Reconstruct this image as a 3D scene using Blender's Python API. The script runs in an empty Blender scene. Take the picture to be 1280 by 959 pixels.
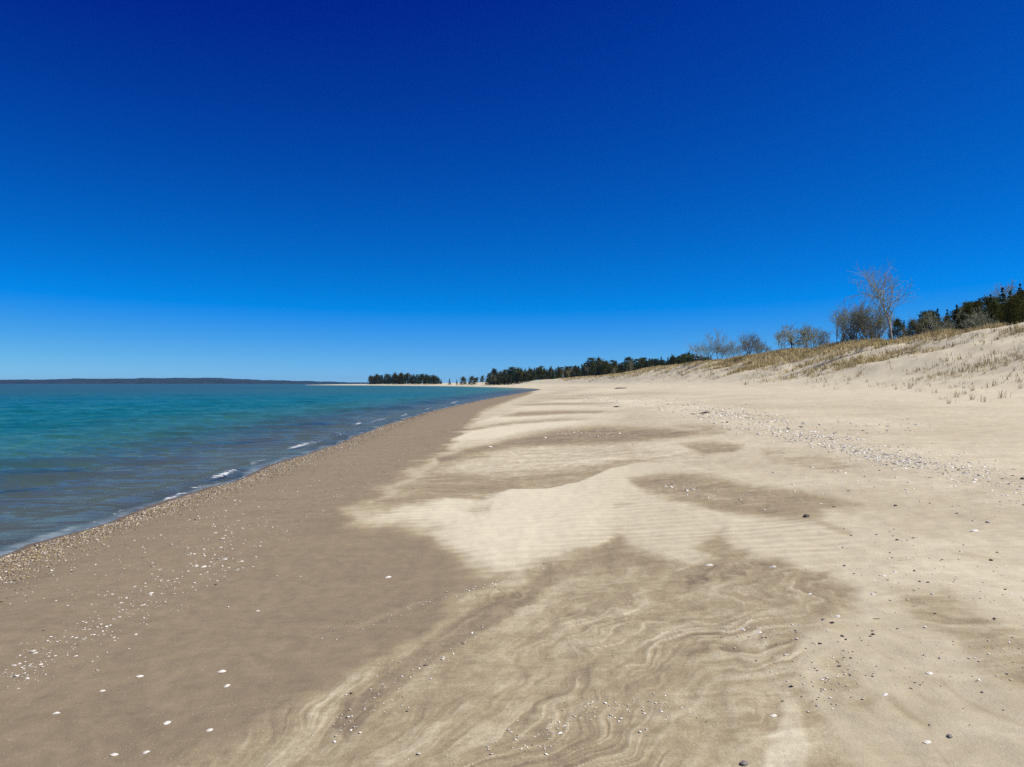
import bpy, math, random
import numpy as np
from mathutils import Vector, Matrix

random.seed(11)
RNG = np.random.default_rng(7)
scene = bpy.context.scene
COL = scene.collection
R = math.radians
CAM_Z = 2.0
FPX = 960.0          # focal length of the photo in photo pixels (1280 wide)
CX, CY = 640.0, 479.6

# ------------------------------------------------------------------ noise
_perm = np.random.default_rng(3).permutation(4096)
def _hash(ix, iy, seed):
    return _perm[(_perm[(ix + seed * 131) & 4095] + iy) & 4095]
def noise(x, y, seed=0):
    x = np.asarray(x, float); y = np.asarray(y, float)
    ix = np.floor(x).astype(np.int64); iy = np.floor(y).astype(np.int64)
    fx = x - ix; fy = y - iy
    u = fx * fx * fx * (fx * (fx * 6 - 15) + 10); v = fy * fy * fy * (fy * (fy * 6 - 15) + 10)
    def g(dx, dy):
        a = _hash(ix + dx, iy + dy, seed) * (2 * math.pi / 4096)
        return np.cos(a) * (fx - dx) + np.sin(a) * (fy - dy)
    a = g(0, 0); b = g(1, 0); c = g(0, 1); d = g(1, 1)
    return (a + (b - a) * u + ((c + (d - c) * u) - (a + (b - a) * u)) * v) * 1.4
def fbm(x, y, octv=4, seed=0, gain=.5):
    s = 0; a = 1.0; f = 1.0
    for o in range(octv):
        s = s + a * noise(x * f, y * f, seed + o * 7); a *= gain; f *= 2.03
    return s
def sstep(a, b, x):
    t = np.clip((x - a) / (b - a), 0, 1); return t * t * (3 - 2 * t)

# ------------------------------------------------------------------ coast
def catmull(P, n=6):
    P = [np.array(p, float) for p in P]; out = []
    for i in range(len(P) - 1):
        p0 = P[max(i - 1, 0)]; p1 = P[i]; p2 = P[i + 1]; p3 = P[min(i + 2, len(P) - 1)]
        for k in range(n):
            t = k / n
            out.append(.5 * ((2 * p1) + (-p0 + p2) * t + (2 * p0 - 5 * p1 + 4 * p2 - p3) * t * t + (-p0 + 3 * p1 - 3 * p2 + p3) * t ** 3))
    out.append(P[-1]); return np.array(out)

shore_px = [(0, 697), (60, 677), (120, 658), (180, 638), (240, 618), (300, 600), (350, 579), (400, 563), (450, 544),
            (500, 526), (560, 509.5), (610, 499), (645, 492.8)]
near = []
for px, py in shore_px:
    Y = CAM_Z * FPX / (py - CY); near.append(((px - CX) / FPX * Y, Y))
shore_pts = [(-4.6, -400), (-5.0, -60), (-5.3, -12), (-5.5, 3)] + near + [(6.5, 215), (9, 262), (4, 330), (-20, 470), (-50, 585), (-110, 730),
             (-190, 880), (-235, 935), (-262, 980)]
SHORE = catmull(shore_pts, 5)
LANDPOLY = np.vstack([SHORE, [(-266, 990), (-255, 1002), (-220, 1040), (-60, 1300), (3500, 1700), (3500, -400)]])

def shore_dist(x, y):
    x = np.asarray(x, float); y = np.asarray(y, float)
    best = np.full(x.shape, 1e18)
    for a, b in zip(SHORE[:-1], SHORE[1:]):
        dx, dy = b - a; L = dx * dx + dy * dy
        t = np.clip(((x - a[0]) * dx + (y - a[1]) * dy) / L, 0, 1)
        best = np.minimum(best, (x - a[0] - t * dx) ** 2 + (y - a[1] - t * dy) ** 2)
    ins = np.zeros(x.shape, bool); P = LANDPOLY
    for i in range(len(P)):
        (x1, y1), (x2, y2) = P[i], P[(i + 1) % len(P)]
        if y1 == y2: continue
        c = (y1 > y) != (y2 > y)
        ins ^= c & (x < (x2 - x1) * (y - y1) / (y2 - y1) + x1)
    d = np.sqrt(best)
    d = np.where(ins, d, -d)
    near = np.interp(y, [-50, 2, 160, 230], [0, 1, 1, 0])
    return d + near * np.exp(-(d / 2.2) ** 2) * (.16 * fbm(x * .25, y * .42, 2, 501) + .07 * fbm(x * .9, y * 1.3, 2, 503))

_f = np.linspace(-.4, 3, 1400)
_prof = np.interp(_f, [-.4, 0, .3, .45, .57, .70, .85, .97, 1.05, 1.25, 1.6, 3], [0, 0, 0, .25, .50, 1.10, 3.15, 4.80, 5.0, 4.75, 4.9, 5.4])
_k = np.ones(57) / 57
_prof = np.convolve(np.pad(_prof, 28, 'edge'), _k, 'valid')
_bd = np.linspace(-2, 60, 2400)
_beach = np.interp(_bd, [-2, 0, 1.3, 4, 6.5, 12, 60], [-.14, 0, .17, .31, .43, .85, 1.0])
_beach = np.convolve(np.pad(_beach, 15, 'edge'), np.ones(31) / 31, 'valid')

def crest_dist(x, y):
    return np.interp(y, [-400, 20, 90, 130, 206, 330, 700], [40, 40, 40, 37, 30, 30, 40])
def dune_scale(x, y):
    hs = np.interp(y, [0, 220, 330], [1, 1, .82])
    far = np.interp(x, [-400, -160, -60, 0, 40, 80], [.02, .1, .3, .5, .85, .95])
    w = sstep(300, 400, y)
    return hs * (1 - w) + far * w

def height(x, y, d=None, detail=True):
    if d is None: d = shore_dist(x, y)
    Dc = crest_dist(x, y); f = d / Dc
    z = np.interp(d, _bd, _beach) * np.where(y > 600, np.interp(x, [-270, -140], [.4, 1]), 1) + np.interp(f, _f, _prof) * dune_scale(x, y)
    z = np.where(d < -2, -.14 + (d + 2) * .055, z)
    z = np.where(d < -2, np.maximum(z, -3.0), z)
    if detail:
        w = sstep(.55, .95, f) * np.clip(dune_scale(x, y), .15, 1)
        wf = np.interp(y, [0, 150, 400], [1, 1.0, .8])
        z = z + w * wf * (.52 * fbm(x / 8.0, y / 10.0, 3, 21) + .15 * fbm(x / 2.2, y / 2.8, 2, 31))
        # gentle unevenness of the open beach
        wb = sstep(1.5, 6, d) * (1 - w)
        z = z + wb * (.055 * fbm(x / 4.5, y / 7.0, 3, 41) + .008 * fbm(x / .6, y / .6, 2, 51))
        z = z - .07 * sstep(2, .4, np.abs(d - 1.2)) * 0
    return z

def project(x, y, z):
    yy = np.maximum(y, .05)
    return CX + FPX * x / yy, CY - FPX * (z - CAM_Z) / yy

_YS = np.exp(np.linspace(math.log(1.6), math.log(1300), 420))
def cast(px, py):
    """where the rays through these points of the picture meet the ground"""
    px = np.atleast_1d(np.asarray(px, float)); py = np.atleast_1d(np.asarray(py, float))
    X = (px[:, None] - CX) / FPX * _YS[None]; Yg = np.broadcast_to(_YS[None], X.shape)
    Zr = CAM_Z - (py[:, None] - CY) / FPX * _YS[None]
    H = height(X, Yg, detail=True)
    below = Zr < H
    i = np.argmax(below, 1); i = np.where(below.any(1), np.maximum(i, 1), len(_YS) - 1)
    r = np.arange(len(px))
    a = (Zr - H)[r, i - 1]; b = (Zr - H)[r, i]
    t = np.clip(a / np.where(abs(a - b) < 1e-9, 1, a - b), 0, 1)
    Y = _YS[i - 1] + (_YS[i] - _YS[i - 1]) * t
    X = (px - CX) / FPX * Y
    return X, Y, height(X, Y)
def ground_z(x, y):
    return float(height(np.array([x]), np.array([y]))[0])

# ------------------------------------------------------------------ material helpers
class NT:
    def __init__(s, name):
        s.m = bpy.data.materials.new(name); s.m.use_nodes = True
        s.t = s.m.node_tree; s.t.nodes.clear()
        s.out = s.n('ShaderNodeOutputMaterial')
    def n(s, typ, ins=None, **kw):
        nd = s.t.nodes.new(typ)
        for k, v in kw.items(): setattr(nd, k, v)
        for k, v in (ins or {}).items():
            if isinstance(v, bpy.types.NodeSocket): s.t.links.new(v, nd.inputs[k])
            else: nd.inputs[k].default_value = v
        return nd
    def attr(s, name):
        return s.n('ShaderNodeAttribute', attribute_name=name)
    def math(s, op, a, b=0.0, c=0.0, clamp=False):
        return s.n('ShaderNodeMath', {0: a, 1: b, 2: c}, operation=op, use_clamp=clamp).outputs[0]
    def noise(s, vec, scale, detail=3, rough=.5, dist=0.0):
        return s.n('ShaderNodeTexNoise', {'Vector': vec, 'Scale': scale, 'Detail': detail, 'Roughness': rough, 'Distortion': dist})
    def mapping(s, vec, scale=(1, 1, 1), rot=(0, 0, 0)):
        return s.n('ShaderNodeMapping', {'Vector': vec, 'Scale': scale, 'Rotation': rot}).outputs[0]
    def ramp(s, fac, stops, interp='LINEAR'):
        r = s.n('ShaderNodeValToRGB', {'Fac': fac}); cr = r.color_ramp; cr.interpolation = interp
        while len(cr.elements) < len(stops): cr.elements.new(.5)
        for e, (p, c) in zip(cr.elements, stops):
            e.position = p; e.color = (*c, 1) if len(c) == 3 else c
        return r.outputs[0]
    def maprange(s, v, a, b, c=0.0, d=1.0):
        return s.n('ShaderNodeMapRange', {0: v, 1: a, 2: b, 3: c, 4: d}).outputs[0]
    def mix(s, fac, a, b, typ='MIX'):
        nd = s.n('ShaderNodeMix', data_type='RGBA', blend_type=typ)
        for k, v in ((0, fac), (6, a), (7, b)):
            if isinstance(v, bpy.types.NodeSocket): s.t.links.new(v, nd.inputs[k])
            else: nd.inputs[k].default_value = (*v, 1) if isinstance(v, tuple) and len(v) == 3 else v
        return nd.outputs[2]
    def surf(s, sh): s.t.links.new(sh, s.out.inputs['Surface'])

def mesh_obj(name, V, F, mats, parent=None, smooth=False, attrs=None, link=True):
    """V (n,3) array, F list of (m,k) int arrays -> ONE mesh object"""
    me = bpy.data.meshes.new(name)
    V = np.asarray(V, np.float32)
    me.vertices.add(len(V)); me.vertices.foreach_set('co', V.ravel())
    Fs = [np.asarray(f, np.int32) for f in F if len(f)]
    nl = sum(f.size for f in Fs); nf = sum(len(f) for f in Fs)
    me.loops.add(nl); me.polygons.add(nf)
    me.loops.foreach_set('vertex_index', np.concatenate([f.ravel() for f in Fs]))
    tot = np.concatenate([np.full(len(f), f.shape[1], np.int32) for f in Fs])
    st = np.concatenate([[0], np.cumsum(tot)[:-1]]).astype(np.int32)
    me.polygons.foreach_set('loop_start', st); me.polygons.foreach_set('loop_total', tot)
    if smooth: me.polygons.foreach_set('use_smooth', np.ones(nf, bool))
    for k, a in (attrs or {}).items():
        a = np.asarray(a, np.float32)
        if a.ndim == 1:
            at = me.attributes.new(k, 'FLOAT', 'POINT'); at.data.foreach_set('value', a)
        else:
            at = me.attributes.new(k, 'FLOAT_COLOR', 'POINT')
            at.data.foreach_set('color', np.hstack([a, np.ones((len(a), 1), np.float32)]).ravel())
    me.update(calc_edges=True); me.validate()
    for m in (mats if isinstance(mats, (list, tuple)) else [mats]): me.materials.append(m)
    o = bpy.data.objects.new(name, me)
    if link: COL.objects.link(o)
    if parent: o.parent = parent
    return o
def tag(o, label=None, cat=None, group=None, kind=None):
    if label: o['label'] = label
    if cat: o['category'] = cat
    if group: o['group'] = group
    if kind: o['kind'] = kind
    return o
def empty(name, loc, rz=0.0, sc=1.0):
    o = bpy.data.objects.new(name, None); COL.objects.link(o)
    o.location = loc; o.rotation_euler = (0, 0, rz); o.scale = (sc,) * 3 if not isinstance(sc, tuple) else sc
    o.empty_display_size = .2
    return o
def dup(src, loc, rz, sc):
    c = src.copy(); COL.objects.link(c)
    c.location = loc; c.rotation_euler = (0, 0, rz); c.scale = (sc,) * 3 if not isinstance(sc, tuple) else sc
    for ch in src.children:
        k = ch.copy(); COL.objects.link(k); k.parent = c
    return c

# ------------------------------------------------------------------ sand map
def poly_sd(px, py, P):
    P = np.array(P, float); best = np.full(px.shape, 1e18); ins = np.zeros(px.shape, bool)
    for i in range(len(P)):
        a = P[i]; b = P[(i + 1) % len(P)]; dx, dy = b - a; L = dx * dx + dy * dy
        t = np.clip(((px - a[0]) * dx + (py - a[1]) * dy) / L, 0, 1)
        best = np.minimum(best, (px - a[0] - t * dx) ** 2 + (py - a[1] - t * dy) ** 2)
        if a[1] != b[1]:
            ins ^= ((a[1] > py) != (b[1] > py)) & (px < dx * (py - a[1]) / dy + a[0])
    d = np.sqrt(best); return np.where(ins, d, -d)
def line_d(px, py, P):
    best = np.full(px.shape, 1e18)
    for a, b in zip(P[:-1], P[1:]):
        dx, dy = b[0] - a[0], b[1] - a[1]; L = dx * dx + dy * dy
        t = np.clip(((px - a[0]) * dx + (py - a[1]) * dy) / L, 0, 1)
        best = np.minimum(best, (px - a[0] - t * dx) ** 2 + (py - a[1] - t * dy) ** 2)
    return np.sqrt(best)

PATCHES = [
    # tone, feather in, wobble, outline of the patch where it lies on the beach (photo coordinates)
    (.115, 40, 14, [(-900, 560), (560, 500), (655, 489), (668, 491), (640, 500), (600, 516), (575, 545), (545, 572), (505, 596), (440, 648), (480, 652),
                   (540, 660), (568, 690), (600, 716), (640, 722), (575, 765), (490, 830), (415, 890), (300, 950), (140, 1030), (-100, 1200), (-900, 1200)]),
    (.36, 16, 10, [(430, 655), (480, 618), (540, 583), (575, 562), (600, 560), (640, 575), (720, 575), (700, 600), (640, 612), (560, 622), (500, 634)]),
    (.40, 20, 14, [(640, 730), (690, 697), (740, 690), (768, 668), (800, 688), (850, 700), (905, 690), (960, 700), (1030, 712), (1066, 740), (1074, 772), (1030, 790),
                   (1000, 840), (1040, 900), (1085, 990), (1200, 1300), (-100, 1300), (110, 1010), (270, 930), (375, 875), (480, 815), (560, 765)]),
    (.10, 7, 6, [(410, 905), (435, 868), (500, 825), (545, 790), (590, 762), (650, 735), (700, 712), (740, 700), (700, 730), (655, 758), (610, 790), (560, 818), (520, 850), (455, 900), (430, 925)]),
    (.20, 12, 9, [(690, 712), (745, 690), (770, 664), (800, 690), (850, 702), (810, 712), (760, 715), (720, 728)]),
    (.30, 16, 9, [(860, 712), (880, 680), (905, 664), (930, 690), (990, 706), (1050, 728), (1070, 752), (1000, 740), (940, 730)]),
    (.70, 12, 20, [(952, 915), (968, 893), (990, 868), (1006, 876), (1004, 905), (1018, 935), (1042, 975), (972, 985), (962, 945)]),
    (.60, 14, 8, [(1030, 830), (1060, 822), (1085, 850), (1070, 868), (1040, 850)]),
    (.48, 20, 12, [(1110, 742), (1190, 738), (1240, 770), (1300, 795), (1300, 862), (1250, 845), (1190, 800), (1140, 775)]),
    (.55, 14, 8, [(1020, 850), (1060, 850), (1110, 870), (1100, 890), (1050, 880)]),
    # the swirled ground behind the big drift
    (.30, 10, 5, [(430, 655), (520, 610), (560, 592), (640, 580), (720, 566), (800, 566), (870, 577), (800, 580), (762, 586), (720, 603), (680, 612), (640, 612), (600, 625), (555, 622), (500, 634)]),
    (.72, 9, 6, [(545, 590), (590, 572), (640, 562), (700, 556), (780, 556), (850, 562), (900, 572), (850, 580), (790, 576), (730, 585), (680, 592), (640, 596), (590, 594)]),
    (.34, 4, 3, [(650, 600), (690, 600), (730, 590), (768, 578), (820, 574), (770, 586), (722, 603), (690, 611), (655, 609)]),
    (.14, 7, 4, [(545, 572), (600, 558), (640, 548), (700, 537), (760, 533), (840, 537), (905, 541), (850, 547), (800, 552), (740, 556), (640, 560), (590, 567), (550, 582)]),
    (1.0, 4, 4, [(562, 551), (580, 541), (620, 531), (665, 526), (715, 525), (735, 529), (690, 534), (650, 541), (610, 550)]),
    (.38, 3, 2, [(565, 541), (600, 533), (640, 527), (690, 524), (740, 524), (690, 527), (640, 531), (600, 537)]),
    (.95, 4, 3, [(590, 530), (620, 520), (660, 514), (720, 514), (770, 518), (700, 522), (640, 526)]),
    (.28, 3, 2, [(622, 521), (650, 515), (700, 513), (760, 514), (745, 517), (700, 518), (650, 521)]),
    (.36, 2, 1.5, [(640, 506), (700, 503.5), (770, 504), (730, 506), (660, 507.5)]),
    (.45, 2, 1.5, [(650, 499), (700, 497.5), (740, 498), (700, 499.5)]),
    (.92, 3, 3, [(640, 512), (660, 507.5), (730, 507), (790, 510), (720, 512)]),
    (.34, 6, 4, [(850, 555), (890, 551), (930, 557), (915, 566), (880, 569), (862, 563)]),
    (.45, 6, 5, [(845, 532), (890, 531), (915, 537), (880, 541)]),
    (.55, 10, 6, [(950, 560), (1020, 566), (1080, 585), (1030, 592), (960, 576)]),
    # the big pale drift with a crisp far edge
    (1.0, 12, 5, [(438, 650), (500, 633), (556, 622), (600, 625.5), (640, 612), (682, 612), (722, 603), (762, 586), (800, 578), (870, 580), (800, 596), (795, 614), (850, 640), (905, 650),
                  (985, 655), (1060, 680), (1010, 692), (960, 690), (925, 672), (905, 656), (880, 672), (862, 690), (830, 676), (775, 656), (745, 676), (700, 686), (655, 700),
                  (610, 712), (580, 704), (566, 684), (548, 662), (505, 650), (470, 650)]),
    (.27, 10, 6, [(788, 600), (830, 592), (890, 594), (930, 606), (1000, 614), (1085, 632), (1045, 640), (1012, 652), (960, 648), (905, 641), (845, 626), (800, 613)]),
    (.70, 9, 3, [(582, 640), (600, 632), (615, 628), (612, 642), (592, 648)]),
    (.72, 7, 4, [(765, 628), (790, 620), (805, 626), (785, 634), (770, 636)]),
]
TAILS = [(.45, 5, [(1112, 874), (1130, 890), (1158, 908)]), (.55, 2.2, [(1163, 932), (1176, 946), (1186, 960)]), (.5, 4, [(1016, 650), (1040, 660), (1062, 667)]),
         (.55, 3, [(1176, 852), (1200, 872), (1235, 890), (1275, 905)]), (.6, 2, [(1098, 780), (1120, 792), (1150, 800)]), (.6, 2, [(1148, 868), (1165, 880), (1180, 884)]),
         (.6, 2, [(1085, 805), (1110, 822), (1128, 830)]), (.6, 1.6, [(1195, 926), (1206, 934)]), (.62, 1.5, [(1186, 688), (1215, 696)]), (.62, 1.5, [(1204, 690), (1230, 697), (1248, 699)]),
         (.62, 1.4, [(1080, 845), (1092, 856)]), (.62, 1.4, [(1105, 850), (1114, 862)]), (.62, 1.4, [(1060, 858), (1074, 868)])]
LIGHT_STROKES = [(.55, 2.2, [(440, 650), (480, 640), (520, 630)]), (.42, 2.6, [(400, 800), (470, 775), (540, 750), (590, 735), (650, 722)]),
                 (.5, 3, [(420, 900), (470, 850), (540, 805), (600, 770)]), (.32, 1.8, [(190, 858), (215, 846), (232, 833)]),
                 (.33, 1.6, [(445, 622), (462, 612), (480, 600)]), (.36, 3, [(0, 812), (0, 812.5)]), (.5, 3, [(590, 592), (640, 590), (700, 588), (760, 577)])]

def sand_maps(x, y, z, d):
    px, py = project(x, y, z)
    front = y > 1.0
    px = np.where(front, px, 640 + 300 * x); py = np.where(front, py, 1400)
    wob = fbm(x * .9, y * .9, 4, 61); wob2 = fbm(x * 2.6 + 7, y * 2.1, 4, 71)
    depth = np.clip((py - CY) / 200.0, .05, 2.0)
    # the general lie of the sand: paler high on the beach, greyer where the wind has scoured
    tone = .77 + .10 * fbm(x * .35, y * .22, 4, 81) + .05 * wob2
    tone = np.where(d < 5.5, tone - (1 - sstep(4.5, 6.5, d + wob * .7)) * .55 * (y < 4), tone)
    # far windward drifts further along the beach
    farb = sstep(28, 60, y) * sstep(2.5, 6, d) * (1 - sstep(15, 22, d))
    tone = tone + farb * .22 * fbm(x * .10, y * .035, 3, 91) - .0 * farb
    rip = np.zeros_like(tone); big = np.zeros_like(tone); strk = .35 + 0 * tone; swirl = np.zeros_like(tone)
    for i, (tv, fe, wb, P) in enumerate(PATCHES):
        ppx = np.array(P)
        box = (px > ppx[:, 0].min() - 60) & (px < ppx[:, 0].max() + 60) & (py > ppx[:, 1].min() - 40) & (py < ppx[:, 1].max() + 40)
        if not box.any(): continue
        k = np.nonzero(box)
        ws = np.clip((py[k] - CY) / 150., .12, 1.3)
        wx = px[k] + wb * 1.6 * wob[k] * ws; wy = py[k] + wb * .55 * (wob2[k] + .6 * wob[k]) * ws
        if tv == 1.0 and fe == 12:      # crisp far edge: less wobble there
            crisp = sstep(640, 620, py[k]); wx = px[k] + (wx - px[k]) * (1 - .8 * crisp); wy = py[k] + (wy - py[k]) * (1 - .8 * crisp)
            fe_l = 1.5 + (34 - 1.5) * (1 - crisp)
        elif i == 0:
            fe_l = np.clip((py[k] - CY) * .16, 2.5, 30)
        else: fe_l = fe
        sd = poly_sd(wx, wy, P)
        m = sstep(-.55, .75, sd / fe_l)
        if tv == 1.0 and fe == 12: tv = 1.0 - .20 * sstep(640, 860, px[k])
        tone[k] = tone[k] * (1 - m) + tv * m
        tv = float(np.max(tv))
        if tv == 1.0 and fe == 12: big[k] = sstep(-.2, 1.0, sd / (2.0 + 46 * (1 - crisp))) * sstep(790, 700, px[k]); rip[k] = sstep(-1.2, .1, sd / 34)
        if i in (3, 4, 5): swirl[k] = np.maximum(swirl[k], .6 * m)
        if tv >= .9: strk[k] = strk[k] * (1 - m) + .12 * m
        elif i == 0: strk[k] = strk[k] * (1 - m) + .34 * m
        elif i == 2: strk[k] = strk[k] * (1 - m) + 1.0 * m; swirl[k] = np.maximum(swirl[k], m)
        else: strk[k] = strk[k] * (1 - m) + .8 * m
    big = big * sstep(.6, .92, tone)
    # scoured layers: threads of paler and darker sand fanning out along the wind over the pan
    nearw = (y > 1.2) & (y < 40); kk = np.nonzero(nearw)
    xx, yy = x[kk], y[kk]
    th = np.arctan2(xx + 1.15, yy - 2.2); rho = np.hypot(xx + 1.15, yy - 2.2)
    wrp = .10 * fbm(xx * .5, yy * .5, 3, 401) + .038 * fbm(xx * 1.7, yy * 1.5, 3, 411) + .014 * fbm(xx * 5, yy * 4, 2, 421)
    psi = th + wrp
    st = noise(psi * 5, rho * .30, 431) + .75 * noise(psi * 12, rho * .45, 433) + .6 * noise(psi * 27, rho * .7, 435) + .45 * noise(psi * 60, rho * 1.1, 437)
    ln_ = .7 * np.clip(1 - np.abs(noise(psi * 9 + 3, rho * .35, 441)) * 6.5, 0, 1) ** 2 - .8 * np.clip(1 - np.abs(noise(psi * 13 + 9, rho * .4, 443)) * 7, 0, 1) ** 2 \
        + .9 * np.clip(1 - np.abs(noise(psi * 26 + 5, rho * .6, 445)) * 5, 0, 1) ** 2 - .7 * np.clip(1 - np.abs(noise(psi * 33 + 1, rho * .6, 447)) * 5, 0, 1) ** 2
    brk = np.clip(.55 + 1.1 * fbm(xx * .8, yy * .8, 3, 451), 0, 1.2)
    tone[kk] = tone[kk] + swirl[kk] * (.16 * st + .33 * ln_ * brk)
    # elsewhere the layers lie across the beach, drawn out sideways
    ps2 = yy * 1.1 + xx * .18 + .8 * fbm(xx * .35, yy * .45, 3, 461) + .12 * fbm(xx * 1.6, yy * 2.2, 3, 463)
    st2 = noise(xx * .35, ps2 * 1.6, 471) + .8 * noise(xx * .6, ps2 * 4.2, 473) + .6 * noise(xx * 1.2, ps2 * 9, 475)
    ln2 = np.clip(1 - np.abs(noise(xx * .3, ps2 * 2.6, 477)) * 5, 0, 1) ** 2 - np.clip(1 - np.abs(noise(xx * .4, ps2 * 3.4, 479)) * 6, 0, 1) ** 2
    oth = np.clip(strk[kk] - .15, 0, .7) * (1 - swirl[kk])
    tone[kk] = tone[kk] + oth * (.20 * st2 + .26 * ln2)
    for tv, w, P in TAILS:
        m = np.exp(-(line_d(px + 3 * wob2, py + 2 * wob2, P) / w) ** 2) * .8 * (y < 60)
        tone = tone * (1 - m) + tv * m
    for tv, w, P in LIGHT_STROKES:
        m = np.exp(-(line_d(px + 9 * wob, py + 7 * wob2, P) / w) ** 2) * .6 * np.clip(.5 + wob2, 0, 1)
        tone = np.maximum(tone, tone * (1 - m) + tv * m)
    # shingle line just above the water, damp strip at the very edge
    damp = (1 - sstep(.2, .7, d + .2 * wob)) * sstep(-.5, -.05, d)
    tone = np.where(d < 0, np.minimum(np.maximum(tone, .06 + .22 * sstep(0, -1.2, d)), .3), tone)
    # far side of the bay and the dunes: dry pale sand
    w = sstep(240, 330, y); tone = tone * (1 - w) + .86 * w
    w = sstep(.45, .62, d / crest_dist(x, y)); tone = tone * (1 - w) + (.88 + .08 * wob) * w; strk = strk * (1 - w) + .3 * w
    return tone, strk, swirl, big, damp, rip

# ------------------------------------------------------------------ ground sheet
def polar_axes(r0, near_k, log_k, r1, az_fine, lo, hi):
    r = [r0]
    while r[-1] < r1:
        r.append(r[-1] + min(r[-1] ** 2 / near_k, r[-1] * log_k))
    a = np.concatenate([np.linspace(-180, lo, 40)[:-1], np.arange(lo, hi, az_fine), np.linspace(hi, 180, 40)])
    return np.array(r), np.radians(a)
r, a = polar_axes(1.5, 1000., .012, 1900, .085, -40, 42)
r = np.concatenate([[.02, .4, .8, 1.2], r, [2600, 3400]])
RR, AA = np.meshgrid(r, a, indexing='ij')
gx = (RR * np.sin(AA)).ravel(); gy = (RR * np.cos(AA)).ravel()
gd = shore_dist(gx, gy)
gz = height(gx, gy, gd)
tone, strk, swirl, big, damp, rip = sand_maps(gx, gy, gz, gd)
# the drift really lies on top of the scoured sand, and darker pans lie lower
lift = np.where((gy > 1) & (gy < 90) & (gd > 2), 1, 0)
gz = gz + lift * (  .024 * big + .008 * np.clip(tone - .5, -.45, .4) + .006 * fbm(gx * 5, gy * 5, 2, 101))
nr, na = RR.shape
ii = np.arange(nr * na).reshape(nr, na)
quads = np.stack([ii[:-1, :-1], ii[:-1, 1:], ii[1:, 1:], ii[1:, :-1]], -1).reshape(-1, 4)[:, ::-1]

_ra, _aa, _gz2 = r, a, gz.reshape(nr, na)
def surf_z(x, y):
    """height of the finished sand sheet"""
    x = np.asarray(x, float); y = np.asarray(y, float)
    q = np.hypot(x, y); t = np.arctan2(x, y)
    i = np.clip(np.searchsorted(_ra, q) - 1, 0, len(_ra) - 2); j = np.clip(np.searchsorted(_aa, t) - 1, 0, len(_aa) - 2)
    u = np.clip((q - _ra[i]) / (_ra[i + 1] - _ra[i]), 0, 1); v = np.clip((t - _aa[j]) / (_aa[j + 1] - _aa[j]), 0, 1)
    return (_gz2[i, j] * (1 - u) + _gz2[i + 1, j] * u) * (1 - v) + (_gz2[i, j + 1] * (1 - u) + _gz2[i + 1, j + 1] * u) * v
_cast0 = cast
def cast(px, py):
    px = np.atleast_1d(np.asarray(px, float)); py = np.atleast_1d(np.asarray(py, float))
    X, Y, Z = _cast0(px, py)
    for _ in range(3):
        Z = surf_z(X, Y)
        Yn = np.where((py > 505) & (Z < 1.6), (CAM_Z - Z) * FPX / np.maximum(py - CY, 1), Y)
        Y = np.where(np.abs(Yn - Y) < .25 * Y, Yn, Y); X = (px - CX) / FPX * Y
    return X, Y, surf_z(X, Y)
def ground_z(x, y):
    return float(surf_z(np.array([x]), np.array([y]))[0])

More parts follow.
